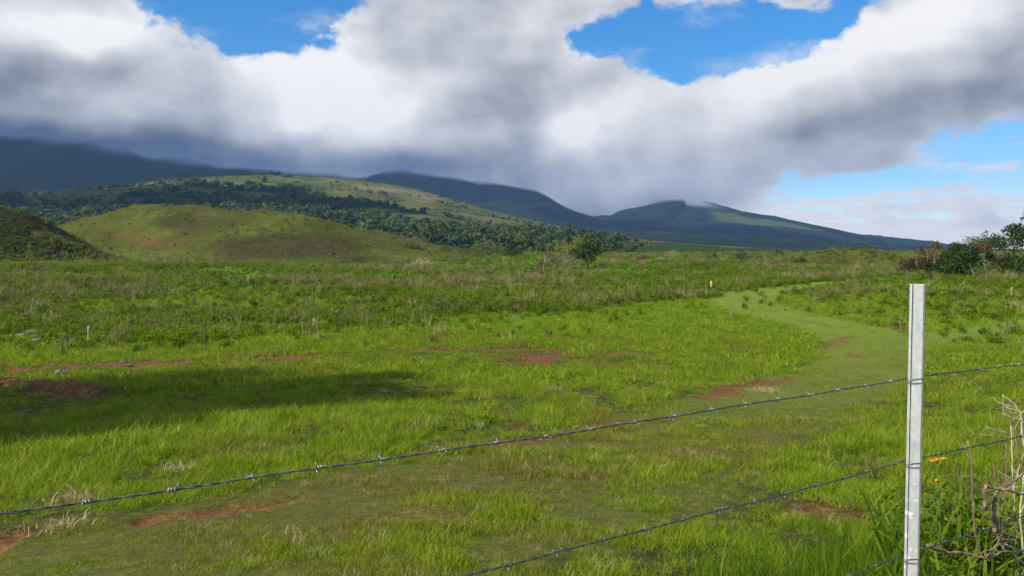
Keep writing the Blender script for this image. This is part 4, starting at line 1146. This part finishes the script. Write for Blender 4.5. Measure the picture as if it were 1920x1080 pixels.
dead_shrub('dark twisted dead branch lying low across the bottom right', [([(1738, 1022, 3.3), (1775, 1036, 3.35), (1820, 1040, 3.4), (1850, 1048, 3.4), (1880, 1035, 3.45), (1930, 1032, 3.5)], .013), ([(1850, 1045, 3.4), (1870, 1020, 3.4), (1890, 990, 3.4)], .008)], M['twig'], 903, 5, .14)
dead_shrub('reddish dry stems rising beside the pale twigs', [([(1935, 960, 4.0), (1912, 860, 4.0), (1902, 810, 4.0), (1896, 790, 4.0)], .010), ([(1890, 935, 3.8), (1880, 900, 3.8), (1878, 868, 3.8)], .006), ([(1800, 905, 4.0), (1796, 885, 4.0), (1792, 862, 4.0)], .006), ([(1786, 985, 3.9), (1786, 950, 3.9)], .007)], M['twig'], 904, 2, .1)
dead_shrub('tangle of white dry stems in the bottom right corner', [([(1880, 1030, 3.4), (1895, 1000, 3.4), (1912, 975, 3.4)], .004), ([(1925, 1060, 3.4), (1905, 1045, 3.4), (1895, 1015, 3.4)], .004), ([(1930, 1070, 3.4), (1912, 1062, 3.4), (1903, 1040, 3.4)], .004), ([(1885, 1020, 3.45), (1905, 1030, 3.45), (1940, 1034, 3.45)], .004)], M['pale_twig'], 905, 4, .10)

def leafy_shrub(x, y, rx, h, n, label, seed):
    r = np.random.default_rng(seed); e = empty('leafy_shrub', (x, y, gz(x, y))); tag(e, label, 'shrub', 'leafy shrubs at the fence')
    V = []; Fc = []; nv = 0; m = MB()
    for k in range(16):
        a = r.uniform(0, 6.28); q = math.sqrt(r.random()); c = np.array([math.cos(a) * q * rx, math.sin(a) * q * rx, h * r.uniform(.25, .85) * (1 - .3 * q)])
        m.tube([[c[0] * .2, c[1] * .2, -.03], c * np.array([.7, .7, .5]), c + np.array([0, 0, .08])], [.006, .005, .002], 5)
        v, f = leaves_cloud(n // 16, c, (rx * .36, rx * .36, h * .2), .017, seed * 3 + k, .1, .8); V.append(v); Fc.append(f + nv); nv += len(v)
    m.build('stem', M['twig'], e); link('leaves', mesh_np('leaves', np.vstack(V), np.vstack(Fc)), M['shrub_leaf'], e)


M['shrub_leaf'] = leaf_mat('shrub_leaves', [(.040, .080, .006), (.105, .165, .010), (.20, .25, .022)], .4, 4., inst=False)
leafy_shrub(2.42, 4.15, .30, .72, 2600, 'dense yellow-green leafy shrub around the dead branches at the right edge', 990)
leafy_shrub(2.16, 3.75, .22, .42, 1500, 'low leafy shrub under the bent dead branch', 991)
leafy_shrub(2.62, 5.0, .34, .62, 2000, 'leafy shrub behind the pale forked twigs', 992)
for k_, (u_, d_, h_) in enumerate([(1872, 3.9, 170), (1900, 4.05, 250), (1885, 4.3, 210), (1912, 3.75, 150), (1855, 4.1, 120)]):
    dead_shrub(['dry tan stem leaning over the low shrub', 'tall dry tan stem at the very right edge', 'dry tan stem between shrub and pale twigs', 'short dry stem in the lower right corner', 'thin dry stem left of the bent branch'][k_],
               [([(u_ + 8, 1040, d_), (u_, 1040 - h_ * .5, d_), (u_ - 10 + 6 * k_, 1040 - h_, d_ + .05)], .008), ([(u_, 1040 - h_ * .5, d_), (u_ + 22, 1040 - h_ * .8, d_)], .005)], M['pale_twig'] if k_ % 2 else M['twig'], 910 + k_, 4, .12)

M['petal'] = plain('orange_petals', [(.85, .22, .02), (.95, .36, .04)], 60, .6)
M['stem'] = plain('green_stem', [(.06, .12, .02), (.10, .17, .03)], 30, .7)
M['herb'] = leaf_mat('herb_leaves', [(.045, .09, .006), (.10, .17, .010), (.18, .25, .02)], .35, 3., inst=False)


def flower(u, v, D, s, label, seed, heads):
    r = np.random.default_rng(seed); p = at(u, v, D); base = np.array([p[0] + .03, D + .02, gz(p[0], D)]); e = empty('flowering_weed', tuple(base)); tag(e, label, 'flower', 'orange flowers at the fence')
    top = p - base; m = MB(); m.tube([[0, 0, -.02], top * .5 + np.array([.02, 0, 0]), top], [.0035, .003, .002], 5); m.build('stem', M['stem'], e)
    for k in range(9):
        t = r.uniform(.25, .9); a = r.uniform(0, 6.28); c = top * t; L_ = r.uniform(.03, .055); d = np.array([math.cos(a), math.sin(a), .3]); w = np.array([-math.sin(a), math.cos(a), 0]) * L_ * .32
        link('leaf', mesh_np('leaf', [c, c + d * L_ * .5 + w, c + d * L_ * 1.1, c + d * L_ * .5 - w], [(0, 1, 2, 3)]), M['herb'], e)
    for dx, dz in heads:
        c = top + np.array([dx, 0, dz]); h = MB(); h.tube([c - np.array([0, 0, .004]), c + np.array([0, 0, .004])], [.004, .006], 7); hd = h.build('flower_head', M['petal'], e)
        for k in range(9):
            a = k * 2.399; q = s * (.35 + .65 * (k / 9) ** .5); d = np.array([math.cos(a) * q, math.sin(a) * q * .8, .3 * s * (1 - k / 9)]); w = np.array([-math.sin(a), math.cos(a), 0]) * s * .32
            link('petal', mesh_np('petal', [c + d * .3, c + d * .8 + w, c + d * 1.2, c + d * .8 - w], [(0, 1, 2, 3)]), M['petal'], hd)


flower(1757, 862, 3.7, .020, 'larger orange flower cluster right of the post', 950, [(0, 0), (.028, .004), (-.02, -.006)])
flower(1756, 901, 3.7, .013, 'small orange flower below the larger orange cluster', 951, [(0, 0)])


# leafy weeds behind the fence on the right
def herb(seed):
    r = np.random.default_rng(seed); V = []; Fc = []
    for k in range(7):
        c = np.array([r.normal(0, .07), r.normal(0, .07), 0]); h = r.uniform(.12, .34)
        v, f = leaves_cloud(26, c + np.array([0, 0, h * .6]), (.07, .07, h * .45), .017, seed * 7 + k, .1, .9); b = len(V); V += list(v); Fc += [tuple(q + b) for q in f]
    return V, Fc


HERBS = collection_of('herb', [src('h', *herb(960 + i), M['herb']) for i in range(4)] + [src('h', *blades(20, .06, .25, .55, .006, .8, 4, 970 + i, .4), M['blade']) for i in range(3)])


def make_herbs():
    n = 2000; t = rng.uniform(-2.2, 4.5, n); off = rng.normal(.75, .42, n)
    x = POST[0] + FD[0] * t - FD[1] * off; y = POST[1] + FD[1] * t + FD[0] * off
    prob = np.where(t > .15, sstep(1.6, .5, off), sstep(.75, .35, off) * .5 * sstep(-2.2, -.2, t)); leafy = CX + F * x / y > 1745; k = (rng.random(n) < prob) & (off > -.2); x, y, t, leafy = x[k], y[k], t[k], leafy[k]; n = len(x)
    s = rng.uniform(.6, 1.15, n) * np.where(t > .15, 1., .55); vid = rng.choice(7, n, p=[.13, .13, .13, .13, .16, .16, .16]); vid[~leafy] = 4 + rng.integers(0, 3, (~leafy).sum())
    scatter('weeds', np.stack([x, y, ground(x, y)], 1), rng.uniform(0, 6.28, n), rng.normal(0, .1, (n, 2)), np.stack([s, s, s], 1), vid, HERBS, {'dry': np.zeros(n)}, 'leafy green weeds tangled along the foot of the fence')


make_herbs()

# ------------------------------------------------------------------ unseen clouds, placed and sized to shade the mountains and the woodland
def make_cloud(tx, ty, tz, alt, rx, ry, label, seed):
    m, nt, b, L = new_mat('cloud_white') if 'cloud' not in M else (M['cloud'], None, None, None)
    if 'cloud' not in M:
        b.inputs['Base Color'].default_value = (.9, .9, .92, 1); b.inputs['Roughness'].default_value = 1; M['cloud'] = m
    o = (alt - tz) / math.tan(R(SUN_EL)); cx = tx + math.sin(R(SUN_AZ)) * o; cy = ty + math.cos(R(SUN_AZ)) * o
    nu, nv = 72, 18; th, ph = np.meshgrid(np.linspace(0, 2 * math.pi, nu, endpoint=False), np.linspace(-math.pi / 2, math.pi / 2, nv))
    q = .72 + .56 * fbm(3 + 1.6 * np.cos(th), 3 + 1.6 * np.sin(th), 4, seed) - .28 + .25 * (fbm(9 + 5 * np.cos(th), 9 + 5 * np.sin(th) + ph, 3, seed + 4) - .5)
    x = cx + rx * q * np.cos(ph) ** .7 * np.cos(th); y = cy + ry * q * np.cos(ph) ** .7 * np.sin(th)
    z = alt + np.where(ph > 0, .45, .12) * min(rx, ry) * np.sin(ph) * (.7 + .6 * fbm(x / rx * 3, y / ry * 3, 3, seed + 7))
    i = np.arange(nv - 1)[:, None] * nu; j = np.arange(nu)[None, :]; j2 = (j + 1) % nu
    fc = np.stack([i + j, i + j2, i + nu + j2, i + nu + j], -1).reshape(-1, 4)
    ob = link('cloud', mesh_np('cloud', np.stack([x.ravel(), y.ravel(), z.ravel()], 1), fc, True), M['cloud']); tag(ob, label, kind='structure')


make_cloud(-2300, 3700, 300, 1700, 1500, 1150, 'cumulus cloud out of view that shades the left mountain', 1001)
make_cloud(-150, 4850, 350, 1750, 1000, 560, 'cumulus cloud out of view that shades the ridge behind the pasture', 1002)
make_cloud(1750, 4350, 60, 1750, 1900, 1150, 'cumulus cloud out of view that shades the foot of the right spur', 1003)
make_cloud(-760, 1500, 90, 1350, 640, 400, 'cloud out of view that shades the woodland on the left', 1005)

# ------------------------------------------------------------------ haze over the far slopes
def make_haze():
    x0, x1, y0, y1, z0, z1 = -9700., 9700., -9700., 9700., -6., 900.
    v = [(x, y, z) for z in (z0, z1) for x, y in ((x0, y0), (x1, y0), (x1, y1), (x0, y1))]
    f = [(3, 2, 1, 0), (4, 5, 6, 7), (0, 1, 5, 4), (1, 2, 6, 5), (2, 3, 7, 6), (3, 0, 4, 7)]
    m = bpy.data.materials.new('haze_air'); m.use_nodes = True; nt = m.node_tree; nt.nodes.clear()
    pv = nt.nodes.new('ShaderNodeVolumePrincipled'); pv.inputs['Color'].default_value = (.28, .50, 1.0, 1); pv.inputs['Density'].default_value = 6e-5; pv.inputs['Anisotropy'].default_value = .2
    out = nt.nodes.new('ShaderNodeOutputMaterial'); nt.links.new(pv.outputs[0], out.inputs['Volume'])
    o = link('haze', mesh_np('haze', v, f), m); tag(o, 'pale blue air between the viewer and the mountains', kind='stuff')


make_haze()
